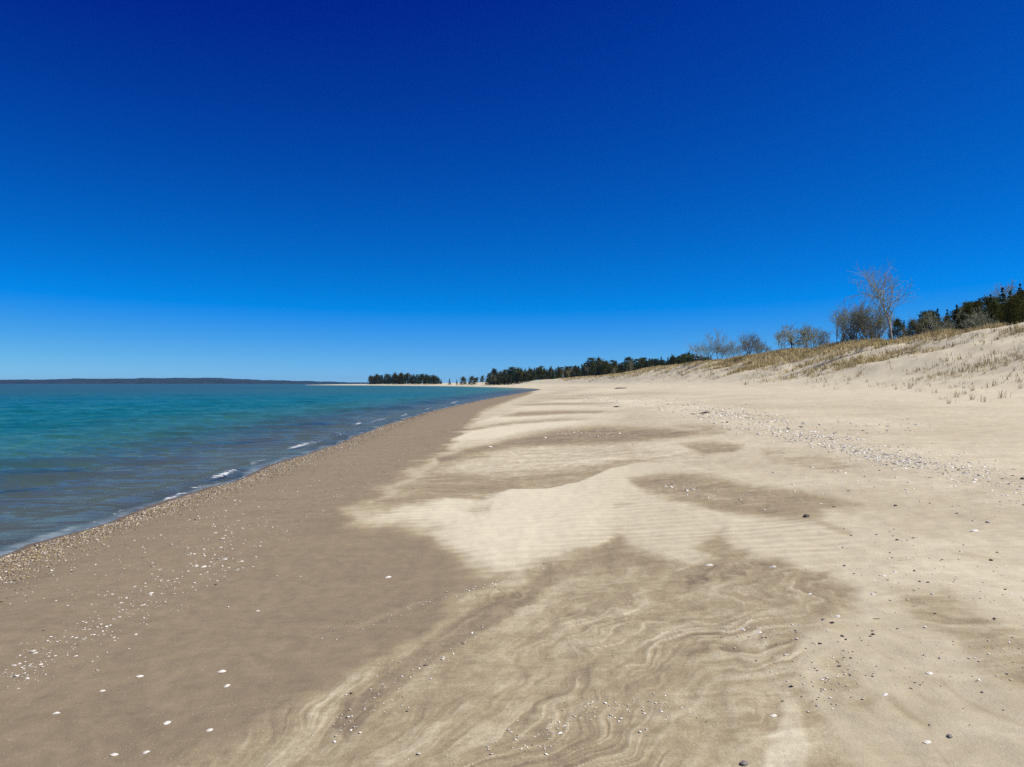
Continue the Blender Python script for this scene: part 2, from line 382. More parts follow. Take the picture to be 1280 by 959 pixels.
def sand_material():
    m = NT('wind_blown_sand')
    co = m.n('ShaderNodeTexCoord').outputs['Object']
    T = m.attr('tone').outputs['Fac']; S = m.attr('streak').outputs['Fac']; W = m.attr('swirl').outputs['Fac']; B = m.attr('drift').outputs['Fac']; D = m.attr('damp').outputs['Fac']
    # thin layers of sand laid bare by the wind: contour-like wandering lines
    v1 = m.mapping(co, (.9, .34, 0), (0, 0, R(24)))
    n1 = m.noise(v1, 1.3, 5, .55, .9).outputs['Fac']
    ln = m.math('SINE', m.math('MULTIPLY', n1, 58.0))
    ln2 = m.math('SINE', m.math('MULTIPLY', m.noise(v1, 2.3, 5, .65, 1.4).outputs['Fac'], 34.0))
    lines = m.math('ADD', m.math('MULTIPLY', ln, .55), m.math('MULTIPLY', ln2, .45))
    # soft blotches, streaks drawn out along the wind
    v2 = m.mapping(co, (.35, 1.6, 0), (0, 0, R(-12)))
    bl = m.math('SUBTRACT', m.noise(v2, 2.2, 6, .62, .5).outputs['Fac'], .5)
    bl2 = m.math('SUBTRACT', m.noise(co, 9.0, 5, .65).outputs['Fac'], .5)
    gr = m.math('SUBTRACT', m.noise(co, 260.0, 2, .7).outputs['Fac'], .5)
    # small wind ripples, crests across the beach
    rv = m.mapping(co, (.30, 1.0, 0), (0, 0, R(4)))
    rp = m.n('ShaderNodeTexWave', {'Vector': rv, 'Scale': 1.45, 'Distortion': 7.0, 'Detail': 4.0, 'Detail Scale': 1.1}, wave_type='BANDS', bands_direction='Y').outputs['Fac']
    rp0 = m.math('SUBTRACT', rp, .5)
    fl = m.noise(m.mapping(co, (1.0, .26, 0), (0, 0, R(30))), 3.4, 7, .58, 1.5).outputs['Fac']
    rdg = m.math('POWER', m.math('SUBTRACT', 1.0, m.math('ABSOLUTE', m.math('MULTIPLY_ADD', m.math('FRACT', m.math('MULTIPLY', fl, 3.0)), 2.0, -1.0)), clamp=True), 4.0)
    fl2 = m.noise(m.mapping(co, (.5, 1.3, 0), (0, 0, R(-8))), 6.5, 8, .66, 1.2).outputs['Fac']
    rdg2 = m.math('POWER', m.math('SUBTRACT', 1.0, m.math('ABSOLUTE', m.math('MULTIPLY_ADD', fl2, 4.0, -2.0)), clamp=True), 6.0)
    edge = m.math('MULTIPLY', m.math('MULTIPLY_ADD', B, 1.0, .05), m.maprange(m.math('ABSOLUTE', m.math('SUBTRACT', T, .66)), 0, .46, 1, .22))
    t = m.math('MULTIPLY_ADD', m.math('MULTIPLY', lines, W), .03, T)
    t = m.math('MULTIPLY_ADD', m.math('MULTIPLY', bl, S), .62, t)
    t = m.math('MULTIPLY_ADD', m.math('MULTIPLY', bl2, m.math('ADD', S, .2)), .46, t)
    t = m.math('MULTIPLY_ADD', m.math('MULTIPLY', m.math('MULTIPLY', rp0, m.maprange(m.noise(co, .9, 3, .6).outputs['Fac'], .35, .65, .25, 1.0)), edge), .22, t)
    t = m.math('MULTIPLY_ADD', m.math('MULTIPLY', rdg, W), .05, t)
    t = m.math('MULTIPLY_ADD', m.math('MULTIPLY', rdg2, m.math('MULTIPLY_ADD', S, .5, .06)), .26, t)
    gr2 = m.math('SUBTRACT', m.noise(co, 70.0, 4, .75).outputs['Fac'], .5)
    t = m.math('MULTIPLY_ADD', gr2, .26, t)
    t = m.math('MULTIPLY_ADD', gr, .40, t)
    t = m.math('ADD', m.math('MULTIPLY', t, .8), .1)
    col = m.ramp(t, [(.0, (.150, .117, .078)), (.18, (.210, .165, .106)), (.45, (.306, .250, .154)), (.70, (.430, .375, .256)), (.9, (.56, .505, .362)), (1., (.60, .545, .40))])
    # a few coarse dark and pale grains
    v = m.n('ShaderNodeTexVoronoi', {'Vector': co, 'Scale': 70.0}, feature='F1')
    sp = m.math('MULTIPLY', m.math('LESS_THAN', v.outputs['Distance'], .16), m.math('GREATER_THAN', m.n('ShaderNodeSeparateColor', {0: v.outputs['Color']}).outputs[0], .86))
    col = m.mix(m.math('MULTIPLY', sp, .55), col, (.085, .07, .055))
    sp2 = m.math('MULTIPLY', m.math('LESS_THAN', v.outputs['Distance'], .2), m.math('GREATER_THAN', m.n('ShaderNodeSeparateColor', {0: v.outputs['Color']}).outputs[1], .9))
    col = m.mix(m.math('MULTIPLY', sp2, .6), col, (.6, .55, .45))
    col = m.mix(m.math('MULTIPLY', D, .75), col, (.105, .082, .060))
    # relief
    hgt = m.math('MULTIPLY_ADD', gr, .0016, m.math('MULTIPLY', gr2, .004))
    hgt = m.math('MULTIPLY_ADD', bl2, m.math('MULTIPLY_ADD', S, .012, .004), hgt)
    hgt = m.math('MULTIPLY_ADD', rp0, m.math('MULTIPLY_ADD', B, .006, .0025), hgt)
    hgt = m.math('MULTIPLY_ADD', m.math('MULTIPLY', lines, W), .0007, hgt)
    bp = m.n('ShaderNodeBump', {'Height': hgt, 'Strength': .8, 'Distance': 1.0})
    rg = m.math('MULTIPLY_ADD', D, -.30, .92)
    b = m.n('ShaderNodeBsdfPrincipled', {'Base Color': col, 'Roughness': rg, 'Normal': bp.outputs[0], 'Specular IOR Level': .18})
    m.surf(b.outputs[0]); return m.m
SAND = sand_material()
ground = mesh_obj('sand_beach', np.stack([gx, gy, gz], 1), [quads], SAND, smooth=True,
                  attrs={'tone': tone, 'streak': strk, 'swirl': swirl, 'drift': rip, 'damp': damp})
tag(ground, 'pale wind blown sand beach rising to dunes on the right', 'beach', kind='structure')
del RR, AA

# ------------------------------------------------------------------ lake
def water_material():
    m = NT('lake_water')
    co = m.n('ShaderNodeTexCoord').outputs['Object']
    dep = m.attr('depth').outputs['Fac']; fo = m.attr('foam').outputs['Fac']; far = m.attr('dist').outputs['Fac']
    w1 = m.noise(m.mapping(co, (.55, 1.5, 1), (0, 0, R(-10))), .8, 4, .55, .4).outputs['Fac']
    w2 = m.noise(m.mapping(co, (.8, 2.2, 1), (0, 0, R(5))), 6.5, 5, .65, .3).outputs['Fac']
    w3 = m.noise(m.mapping(co, (.03, .09, 1), (0, 0, R(-6))), 1.0, 3, .5).outputs['Fac']
    h = m.math('MULTIPLY_ADD', w1, .20, m.math('MULTIPLY', w2, .020))
    h = m.math('MULTIPLY_ADD', w3, .6, h)
    bp = m.n('ShaderNodeBump', {'Height': h, 'Strength': 1.5, 'Distance': 1.0})
    sm = m.n('ShaderNodeTexNoise', {'Vector': m.mapping(co, (.010, .05, 1), (0, 0, R(-5))), 'Scale': 1.0, 'Detail': 4.0, 'Roughness': .6}).outputs['Fac']
    dd = m.math('MULTIPLY_ADD', m.math('SUBTRACT', sm, .5), .9, dep)
    col = m.ramp(m.maprange(dd, 0, 3.2), [(0, (.120, .170, .100)), (.16, (.050, .185, .115)), (.36, (.008, .128, .104)), (.7, (.0, .088, .088)), (1, (.0, .052, .060))])
    body = m.n('ShaderNodeBsdfDiffuse', {'Color': col, 'Normal': bp.outputs[0]})
    tr = m.n('ShaderNodeBsdfTransparent', {'Color': (.60, .68, .54, 1)})
    opq = m.ramp(m.maprange(dep, 0, 1.5), [(0, (.04,) * 3), (.12, (.22,) * 3), (.45, (.75,) * 3), (1, (1,) * 3)])
    under = m.n('ShaderNodeMixShader', {0: opq, 1: tr.outputs[0], 2: body.outputs[0]})
    gl = m.n('ShaderNodeBsdfGlossy', {'Color': (1, 1, 1, 1), 'Roughness': m.maprange(far, 0, 1, .08, .28), 'Normal': bp.outputs[0]})
    fr = m.n('ShaderNodeFresnel', {'IOR': 1.33, 'Normal': bp.outputs[0]}).outputs[0]
    fr = m.math('MINIMUM', m.math('MULTIPLY', fr, m.maprange(far, 0, 1, .54, .32)), .37)
    s = m.n('ShaderNodeMixShader', {0: fr, 1: under.outputs[0], 2: gl.outputs[0]})
    fn = m.noise(co, 5.0, 8, .8, .8).outputs['Fac']
    fm = m.math('MULTIPLY', m.maprange(m.math('ADD', fo, m.math('MULTIPLY', m.math('SUBTRACT', fn, .5), 2.6)), .70, 1.0), .85, clamp=True)
    fb = m.n('ShaderNodeBsdfDiffuse', {'Color': (.62, .65, .66, 1), 'Normal': bp.outputs[0]})
    s2 = m.n('ShaderNodeMixShader', {0: fm, 1: s.outputs[0], 2: fb.outputs[0]})
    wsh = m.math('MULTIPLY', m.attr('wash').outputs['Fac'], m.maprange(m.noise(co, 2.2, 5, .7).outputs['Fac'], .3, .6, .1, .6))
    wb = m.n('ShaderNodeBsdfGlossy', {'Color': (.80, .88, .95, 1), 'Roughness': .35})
    wash_sky_tint = m.n('ShaderNodeBsdfDiffuse', {'Color': (.30, .36, .36, 1)})  # watery film; reflected sky painted in as pale diffuse colour
    wf = m.n('ShaderNodeMixShader', {0: .12, 1: wash_sky_tint.outputs[0], 2: wb.outputs[0]})
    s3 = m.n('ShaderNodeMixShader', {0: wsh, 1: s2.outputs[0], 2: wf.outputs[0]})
    m.surf(s3.outputs[0]); return m.m
wr = [3.0]
while wr[-1] < 9000: wr.append(wr[-1] + min(wr[-1] ** 2 / 900., wr[-1] * .014))
wr = np.array([.5, 1.5] + wr)
wa = np.radians(np.concatenate([np.linspace(-200, -42, 60)[:-1], np.arange(-42, 6, .12)]))
RR, AA = np.meshgrid(wr, wa, indexing='ij')
wx = (RR * np.sin(AA)).ravel(); wy = (RR * np.cos(AA)).ravel()
wd = -shore_dist(wx, wy)                                   # metres out from the waterline
bed = height(wx, wy, -wd)
amp = sstep(-.3, 5, wd) * np.interp(np.hypot(wx, wy), [0, 60, 300], [1, 1, .2])
ph = wd * 1.0
swell = np.sin(1.7 * (wy * .93 - wx * .36) + 1.5 * fbm(wx * .09, wy * .09, 2, 131)) * np.clip(.4 + fbm(wx * .12, wy * .12, 2, 135), 0, 1.2)
wz = .004 + amp * (.11 * swell + .075 * fbm(wx * .55 - wy * .2, wy * 1.1, 3, 141))
# the last thin wash running up the shingle
lip = np.exp(-((wd - .75 - .35 * fbm(wx * .35, wy * .25, 2, 151)) / .33) ** 2)
brk = np.clip(.1 + 1.2 * fbm(wx * .22 + 3, wy * .16, 2, 161), 0, 1)
wz = wz + .10 * lip * brk * (wd > 0)
depthm = np.clip(-.2 * 0 + np.interp(wd, [0, 3, 7, 16, 40, 120, 600], [.0, .14, .45, 1.1, 1.8, 2.6, 3.1]), 0, 4)
px, py = project(wx, wy, wz)
foam = .66 * np.exp(-((wd - .05) / .09) ** 2) + .60 * np.exp(-((wd - .75 - .35 * fbm(wx * .35, wy * .25, 2, 151)) / .25) ** 2) * brk
for (fx0, fy0, sx, sy, k) in [(280, 592, 26, 4, .9), (215, 622, 30, 5, .75), (375, 557, 22, 3, .95), (395, 553, 16, 2, .7), (447, 530, 9, 1.8, .95), (470, 526, 14, 1.4, .7), (567, 503.5, 8, 1.2, .95),
                              (150, 640, 20, 4, .55), (320, 578, 24, 3, .65), (20, 690, 16, 3, .7), (610, 494, 8, .8, .6), (85, 662, 16, 3, .62), (120, 652, 9, 2.2, .7), (245, 609, 14, 3, .7), (342, 584, 10, 2, .75), (425, 543, 9, 1.6, .75), (505, 519, 9, 1.2, .8), (535, 511, 8, 1.0, .8), (480, 524, 10, 1.2, .7)]:
    e = np.exp(-(((px - fx0) / sx) ** 2 + ((py - fy0 + (px - fx0) * .3) / sy) ** 2)); foam = np.maximum(foam, min(1.0, k * 1.18) * e * (wy > 3))
nr, na = RR.shape
keep_v = (wd > -.28) & (bed < .12)
ii = np.arange(nr * na).reshape(nr, na)
wq = np.stack([ii[:-1, :-1], ii[:-1, 1:], ii[1:, 1:], ii[1:, :-1]], -1).reshape(-1, 4)[:, ::-1]
wq = wq[keep_v[wq].all(1)]
used = np.unique(wq); remap = np.zeros(nr * na, np.int64); remap[used] = np.arange(len(used))
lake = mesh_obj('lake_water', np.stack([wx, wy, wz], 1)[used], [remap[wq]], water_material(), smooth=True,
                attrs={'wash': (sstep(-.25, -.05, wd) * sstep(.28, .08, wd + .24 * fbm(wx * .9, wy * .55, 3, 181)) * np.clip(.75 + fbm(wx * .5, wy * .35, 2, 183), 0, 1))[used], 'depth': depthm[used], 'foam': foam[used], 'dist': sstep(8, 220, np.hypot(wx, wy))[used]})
tag(lake, 'clear turquoise lake water with small ripples', 'water', kind='structure')

# ------------------------------------------------------------------ far hills over the lake
def hills():
    pxs = np.linspace(-420, 485, 700); Yc = 4600.
    top = np.interp(pxs, [-420, 0, 40, 150, 230, 262, 290, 330, 400, 440, 462, 485], [5, 5.6, 5.6, 7.0, 7.2, 8.0, 6.6, 4.6, 3.0, 2.0, 1.6, 1.2])
    rows = [0, 30, 90, 220, 420, 700, 1000]; prof = [0, .42, .6, .8, 1.0, .8, 0]
    V = []
    for rr, p in zip(rows, prof):
        Y = Yc + rr; X = (pxs - CX) / FPX * Y
        Z = top * p * Y / FPX + (3.2 * fbm(X / 120, np.full_like(X, rr / 90.), 4, 171) if p > 0 else -.5)
        V.append(np.stack([X, np.full_like(X, Y), Z - (0 if p > 0 else 1)], 1))
    n = len(pxs); ii = np.arange(n * len(rows)).reshape(len(rows), n)
    q = np.stack([ii[:-1, :-1], ii[:-1, 1:], ii[1:, 1:], ii[1:, :-1]], -1).reshape(-1, 4)
    m = NT('far_forest')
    co = m.n('ShaderNodeTexCoord').outputs['Object']
    nz = m.noise(m.mapping(co, (1, 1, 2.5)), .02, 5, .7).outputs['Fac']
    c = m.ramp(nz, [(.3, (.008, .018, .020)), (.5, (.018, .032, .030)), (.7, (.034, .046, .040))])
    m.surf(m.n('ShaderNodeBsdfPrincipled', {'Base Color': c, 'Roughness': .95, 'Specular IOR Level': 0.05}).outputs[0])
    o = mesh_obj('hills', np.vstack(V), [q[:, ::-1]], m.m, smooth=True)
    tag(o, 'low wooded hills across the lake', 'hills', kind='structure')
hills()

# ------------------------------------------------------------------ stones and shells
def ico():
    t = (1 + 5 ** .5) / 2
    v = np.array([(-1, t, 0), (1, t, 0), (-1, -t, 0), (1, -t, 0), (0, -1, t), (0, 1, t), (0, -1, -t), (0, 1, -t), (t, 0, -1), (t, 0, 1), (-t, 0, -1), (-t, 0, 1)], float)
    v /= np.linalg.norm(v, axis=1)[:, None]
    f = np.array([(0, 11, 5), (0, 5, 1), (0, 1, 7), (0, 7, 10), (0, 10, 11), (1, 5, 9), (5, 11, 4), (11, 10, 2), (10, 7, 6), (7, 1, 8), (3, 9, 4), (3, 4, 2), (3, 2, 6), (3, 6, 8), (3, 8, 9),
                  (4, 9, 5), (2, 4, 11), (6, 2, 10), (8, 6, 7), (9, 8, 1)])
    return v, f
def ico2(levels=1):
    v, f = ico(); v = list(map(tuple, v))
    for _ in range(levels):
        cache = {}; nf = []
        def mid(i, j):
            k = (min(i, j), max(i, j))
            if k not in cache:
                p = (np.array(v[i]) + np.array(v[j])); p /= np.linalg.norm(p); v.append(tuple(p)); cache[k] = len(v) - 1
            return cache[k]
        for (i, j, k) in f:
            a, b, c = mid(i, j), mid(j, k), mid(k, i); nf += [(i, a, c), (j, b, a), (k, c, b), (a, b, c)]
        f = nf
    return np.array(v), np.array(f)

def speck_material(name, rough=.7):
    m = NT(name)
    co = m.n('ShaderNodeTexCoord').outputs['Object']
    c = m.attr('tint').outputs['Color']
    nz = m.noise(co, 90.0, 4, .6).outputs['Fac']
    c = m.mix(m.maprange(nz, .4, .8, 0, .3), c, (.10, .085, .065))
    m.surf(m.n('ShaderNodeBsdfPrincipled', {'Base Color': c, 'Roughness': rough, 'Specular IOR Level': .3}).outputs[0]); return m.m
PEB = speck_material('beach_pebbles', .6)
def scatter_stones(name, x, y, z, s, tint, flat=.38, mat=PEB, sink=.32):
    bv, bf = ico(); n = len(x)
    sc = np.stack([s * RNG.uniform(.75, 1.35, n), s * RNG.uniform(.6, 1.0, n), s * flat * RNG.uniform(.6, 1.3, n)], 1)
    th = RNG.uniform(0, 6.283, n); c, sn = np.cos(th)[:, None], np.sin(th)[:, None]
    P = bv[None] * sc[:, None, :] * RNG.uniform(.82, 1.15, (n, 12, 1))
    tl = RNG.normal(0, .25, n)[:, None]
    P[:, :, 2] += tl * P[:, :, 0]
    X = P[:, :, 0] * c - P[:, :, 1] * sn + x[:, None]; Y = P[:, :, 0] * sn + P[:, :, 1] * c + y[:, None]
    Z = P[:, :, 2] + (z + sc[:, 2] * (1 - sink * 2))[:, None] * 1
    F = (bf[None] + (np.arange(n) * 12)[:, None, None]).reshape(-1, 3)
    col = np.repeat(tint, 12, 0)
    return mesh_obj(name, np.stack([X, Y, Z], -1).reshape(-1, 3), [F], mat, smooth=True, attrs={'tint': col})
def tints(n, pal, w):
    k = RNG.choice(len(pal), n, p=np.array(w) / sum(w))
    return np.array(pal)[k] * RNG.uniform(.75, 1.2, (n, 1))
PAL = [(.55, .48, .36), (.36, .28, .17), (.21, .155, .095), (.31, .23, .11), (.10, .085, .065), (.68, .63, .53), (.42, .32, .15)]

# shingle along the waterline: scattered by distance from the water, denser near the camera's stretch
def along_shore(n, ymax, dmu, dsig, dmin):
    # pick points along the near shoreline, more of them close by
    seg = SHORE[(SHORE[:, 1] > 1) & (np.arange(len(SHORE)) < 5 * 19)]
    u = RNG.uniform(0, 1, n); y = 3.0 * (ymax / 3.0) ** (u ** 1.0)
    y = np.where(RNG.random(n) < .35, RNG.uniform(4, 40, n), y)
    xs = np.interp(y, seg[:, 1], seg[:, 0])
    dd = np.abs(RNG.normal(dmu, dsig, n)) + dmin
    return xs + dd, y
sx, sy = along_shore(60000, 210, .0, .48, .06)
sd_ = shore_dist(sx, sy)
k = (sd_ > .08) & (sd_ < 2.3) & (fbm(sx * .5, sy * .35, 3, 201) + RNG.uniform(-.3, 1.1, len(sx)) > .0)
sx, sy, sd_ = sx[k], sy[k], sd_[k]
sz = surf_z(sx, sy)
ssz = np.clip(RNG.lognormal(-4.75, .38, len(sx)), .004, .022) * np.interp(sy, [0, 20, 100, 210], [1, 1.15, 2.0, 3.2])
o = scatter_stones('shoreline_pebbles', sx, sy, sz, ssz, tints(len(sx), PAL, [4, 5, 4, 5, 3, 2, 4]))
tag(o, 'wet brown and cream pebbles banked along the waterline', 'pebbles', kind='stuff')
# stones seen through the shallow water
bx, by = along_shore(5000, 60, 0, 1, 0); off = np.abs(RNG.normal(0, 1.6, len(bx))); seg = SHORE[(SHORE[:, 1] > 1)][:70]
bx = np.interp(by, seg[:, 1], seg[:, 0]) - off - .05; bz = surf_z(bx, by)
o = scatter_stones('underwater_pebbles', bx, by, bz, np.clip(np.minimum(RNG.lognormal(-4.6, .4, len(bx)), -bz * .3), .002, .02), tints(len(bx), PAL, [3, 5, 5, 5, 1, 2, 4]))
tag(o, 'brown pebbles lying under the shallow water at the edge', 'pebbles', kind='stuff')

def px_cloud(n, line, sd_px, seed_size, w=None):
    """points of the photograph spread about a line, thrown onto the ground"""
    L = np.array(line, float); t = RNG.uniform(0, len(L) - 1, n) if w is None else np.interp(RNG.random(n), np.linspace(0, 1, len(w)), w) * (len(L) - 1)
    i = np.minimum(t.astype(int), len(L) - 2); f = (t - i)[:, None]
    p = L[i] * (1 - f) + L[i + 1] * f
    s = np.interp(t, np.arange(len(L)), sd_px)
    return p[:, 0] + RNG.normal(0, 1, n) * s * 2.2, p[:, 1] + RNG.normal(0, 1, n) * s
WHITE = [(.86, .83, .74), (.80, .76, .66), (.70, .65, .54), (.50, .45, .36), (.15, .13, .11)]
# storm line of pale stones and shells high on the beach, right
clouds = [px_cloud(3200, [(860, 512), (950, 528), (1010, 545), (1080, 566), (1150, 577), (1220, 590), (1300, 612)], [6, 8, 9, 8, 8, 9, 11], 0),
          px_cloud(600, [(1290, 610), (1500, 655), (1800, 730)], [11, 16, 26], 0),
          px_cloud(900, [(960, 530), (1030, 552), (1100, 572), (1160, 578)], [5, 5, 4, 4], 0),
          px_cloud(170, [(930, 520), (1040, 530), (1160, 533)], [3, 5, 5], 0),
          px_cloud(900, [(720, 495), (800, 503), (880, 512), (940, 520)], [3, 5, 6, 6], 0),
          px_cloud(90, [(800, 545), (740, 545), (690, 541)], [4, 4, 3], 0),
          px_cloud(110, [(880, 610), (830, 606), (950, 625)], [6, 6, 6], 0),
          px_cloud(260, [(1000, 590), (1100, 610), (1280, 640)], [12, 14, 18], 0)]
cpx = np.concatenate([c[0] for c in clouds]); cpy = np.concatenate([c[1] for c in clouds])
k = (cpy > 488) & (cpx < 2000); cpx, cpy = cpx[k], cpy[k]
qx, qy, qz = cast(cpx, cpy)
k = (qy < 140); qx, qy, qz, cpy = qx[k], qy[k], qz[k], cpy[k]
qs = np.clip(RNG.lognormal(0, .6, len(qx)), .4, 3.2) * qy * .92 / 960.
qs = np.clip(qs, .005, .06)
o = scatter_stones('storm_line_pebbles', qx, qy, qz, qs, tints(len(qx), WHITE, [6, 6, 4, 1.2, .5]), flat=.17)
tag(o, 'pale shells and stones strewn in a band high on the beach', 'pebbles', kind='stuff')
# finer bits scattered on the wet sand and in the swirled pan
clouds = [px_cloud(900, [(10, 850), (90, 800), (180, 750), (260, 705), (330, 645), (420, 605), (520, 562), (600, 525)], [9, 12, 14, 14, 16, 11, 7, 3], 0),
          px_cloud(700, [(0, 740), (120, 700), (250, 650), (360, 605), (470, 566), (560, 530), (620, 508)], [26, 22, 18, 15, 10, 6, 3], 0),
          px_cloud(110, [(400, 800), (470, 775), (540, 750), (600, 735), (650, 722), (690, 700)], [4, 3, 3, 2, 2, 3], 0),
          px_cloud(130, [(420, 920), (480, 870), (540, 825), (600, 785)], [8, 8, 8, 6], 0),
          px_cloud(170, [(560, 940), (660, 930), (720, 895), (800, 880), (840, 900)], [14, 10, 9, 8, 14], 0),
          px_cloud(170, [(920, 790), (1000, 800), (1060, 850), (1000, 860)], [14, 12, 16, 14], 0),
          px_cloud(230, [(1050, 690), (1160, 730), (1280, 780), (1200, 840)], [22, 22, 24, 24], 0)]
cpx = np.concatenate([c[0] for c in clouds]); cpy = np.concatenate([c[1] for c in clouds])
k = (cpy > 490); cpx, cpy = cpx[k], cpy[k]
qx, qy, qz = cast(cpx, cpy); dq = shore_dist(qx, qy); k = dq > .5
qx, qy, qz, dq = qx[k], qy[k], qz[k], dq[k]
qs = np.clip(RNG.lognormal(0, .4, len(qx)) * .0045, .0025, .011) * np.interp(qy, [3, 8, 20, 60], [1, 1.5, 2.2, 4])
right = qx > .9
ti = tints(len(qx), WHITE, [4, 4, 3, 2, .8]); ti[right] = tints(right.sum(), WHITE, [1, 2, 3, 2, 3])
o = scatter_stones('shell_fragments', qx, qy, qz + .001, qs, ti, flat=.2, sink=.15)
tag(o, 'tiny shell fragments and grit strewn over the sand', 'shell fragments', kind='stuff')

# individual shells, stones and bits of wood
def shell_mesh(name, cup, seed, col):
    rg = np.random.default_rng(seed); nu, nv = 20, 7; V = []
    asp = rg.uniform(.55, .75)
    def ring(shrink, dz):
        out = []
        for j in range(nv):
            q = j / (nv - 1)
            for i in range(nu):
                a_ = 2 * math.pi * i / nu
                rr = q * (1 + .10 * math.cos(a_) + .05 * math.sin(2 * a_ + seed))
                x_ = rr * math.cos(a_) * shrink + (1 - q) * .18; y_ = rr * math.sin(a_) * asp * shrink * (1 - .22 * math.cos(a_))
                h = (1 - q ** 2.2) * .42 + .012 * math.sin(q * 26)
                out.append((x_, y_, (h if not cup else (.24 - h * .6)) + dz))
        return out
    V = ring(1, .03) + ring(.94, -.03 if not cup else .05)
    F = []
    for s in (0, 1):
        o_ = s * nu * nv
        for j in range(nv - 1):
            for i in range(nu):
                q = (o_ + j * nu + i, o_ + j * nu + (i + 1) % nu, o_ + (j + 1) * nu + (i + 1) % nu, o_ + (j + 1) * nu + i)
                F.append(q if s else q[::-1])
    a_, b_ = (nv - 1) * nu, nu * nv + (nv - 1) * nu
    for i in range(nu): F.append((a_ + i, a_ + (i + 1) % nu, b_ + (i + 1) % nu, b_ + i))
    V = np.array(V); V[:, :2] += rg.normal(0, .012, (len(V), 2))
    t = np.tile(np.array(col), (len(V), 1)) * rg.uniform(.85, 1.1, (len(V), 1))
    ob = mesh_obj(name, V, [F], SHELL, smooth=True, attrs={'tint': t}, link=False); return ob.data
def stone_mesh(name, seed, col, sc=(1, .72, .42), lev=2, rough=.22):
    v, f = ico2(lev)
    n = fbm(v[:, 0] * 1.4 + seed * 3.1, v[:, 1] * 1.4 + v[:, 2] * 1.9, 3, seed)
    v = v * (1 + rough * n[:, None]) * np.array(sc)
    v[:, 2] -= v[:, 2].min() * .45
    ob = mesh_obj(name, v, [f], PEB, smooth=True, attrs={'tint': np.tile(np.array(col), (len(v), 1))}, link=False); return ob.data
def chip_mesh(name, seed, col, curve=.25):
    n, k = 12, 7; V = []; rg = np.random.default_rng(seed)
    for i in range(n):
        t = i / (n - 1) * 2 - 1; r_ = .17 * (1 - abs(t) ** 3 * .8) * rg.uniform(.85, 1.15)
        for j in range(k):
            a_ = 2 * math.pi * j / k; V.append((t, r_ * math.cos(a_) + curve * t * t, r_ * math.sin(a_) * .8 + .13 + .05 * math.sin(3 * t + seed)))
    F = [(i * k + j, i * k + (j + 1) % k, (i + 1) * k + (j + 1) % k, (i + 1) * k + j) for i in range(n - 1) for j in range(k)]
    ob = mesh_obj(name, V, [F, np.array([list(range(k))]), np.array([list(range((n - 1) * k, n * k))[::-1]])], PEB, smooth=True, attrs={'tint': np.tile(np.array(col), (len(V), 1))}, link=False); return ob.data
SHELL = speck_material('bleached_shell', .5)
shells_up = [shell_mesh('shell', False, s, (.68, .65, .57)) for s in (1, 2, 3)]
shells_cup = [shell_mesh('shell', False, s, (.70, .66, .58)) for s in (4, 5, 6)]
st_pale = [stone_mesh('stone', s, (.55, .50, .42)) for s in (11, 12)]
st_grey = [stone_mesh('stone', s, (.16, .145, .13)) for s in (13, 14)]
st_dark = [stone_mesh('stone', s, (.045, .037, .03)) for s in (15, 16)]
wood_dk = [chip_mesh('driftwood', s, (.05, .04, .03), c) for s, c in ((1, .3), (2, -.2))]
wood_gr = [chip_mesh('driftwood', s, (.20, .165, .125), c) for s, c in ((3, .15), (4, -.1))]

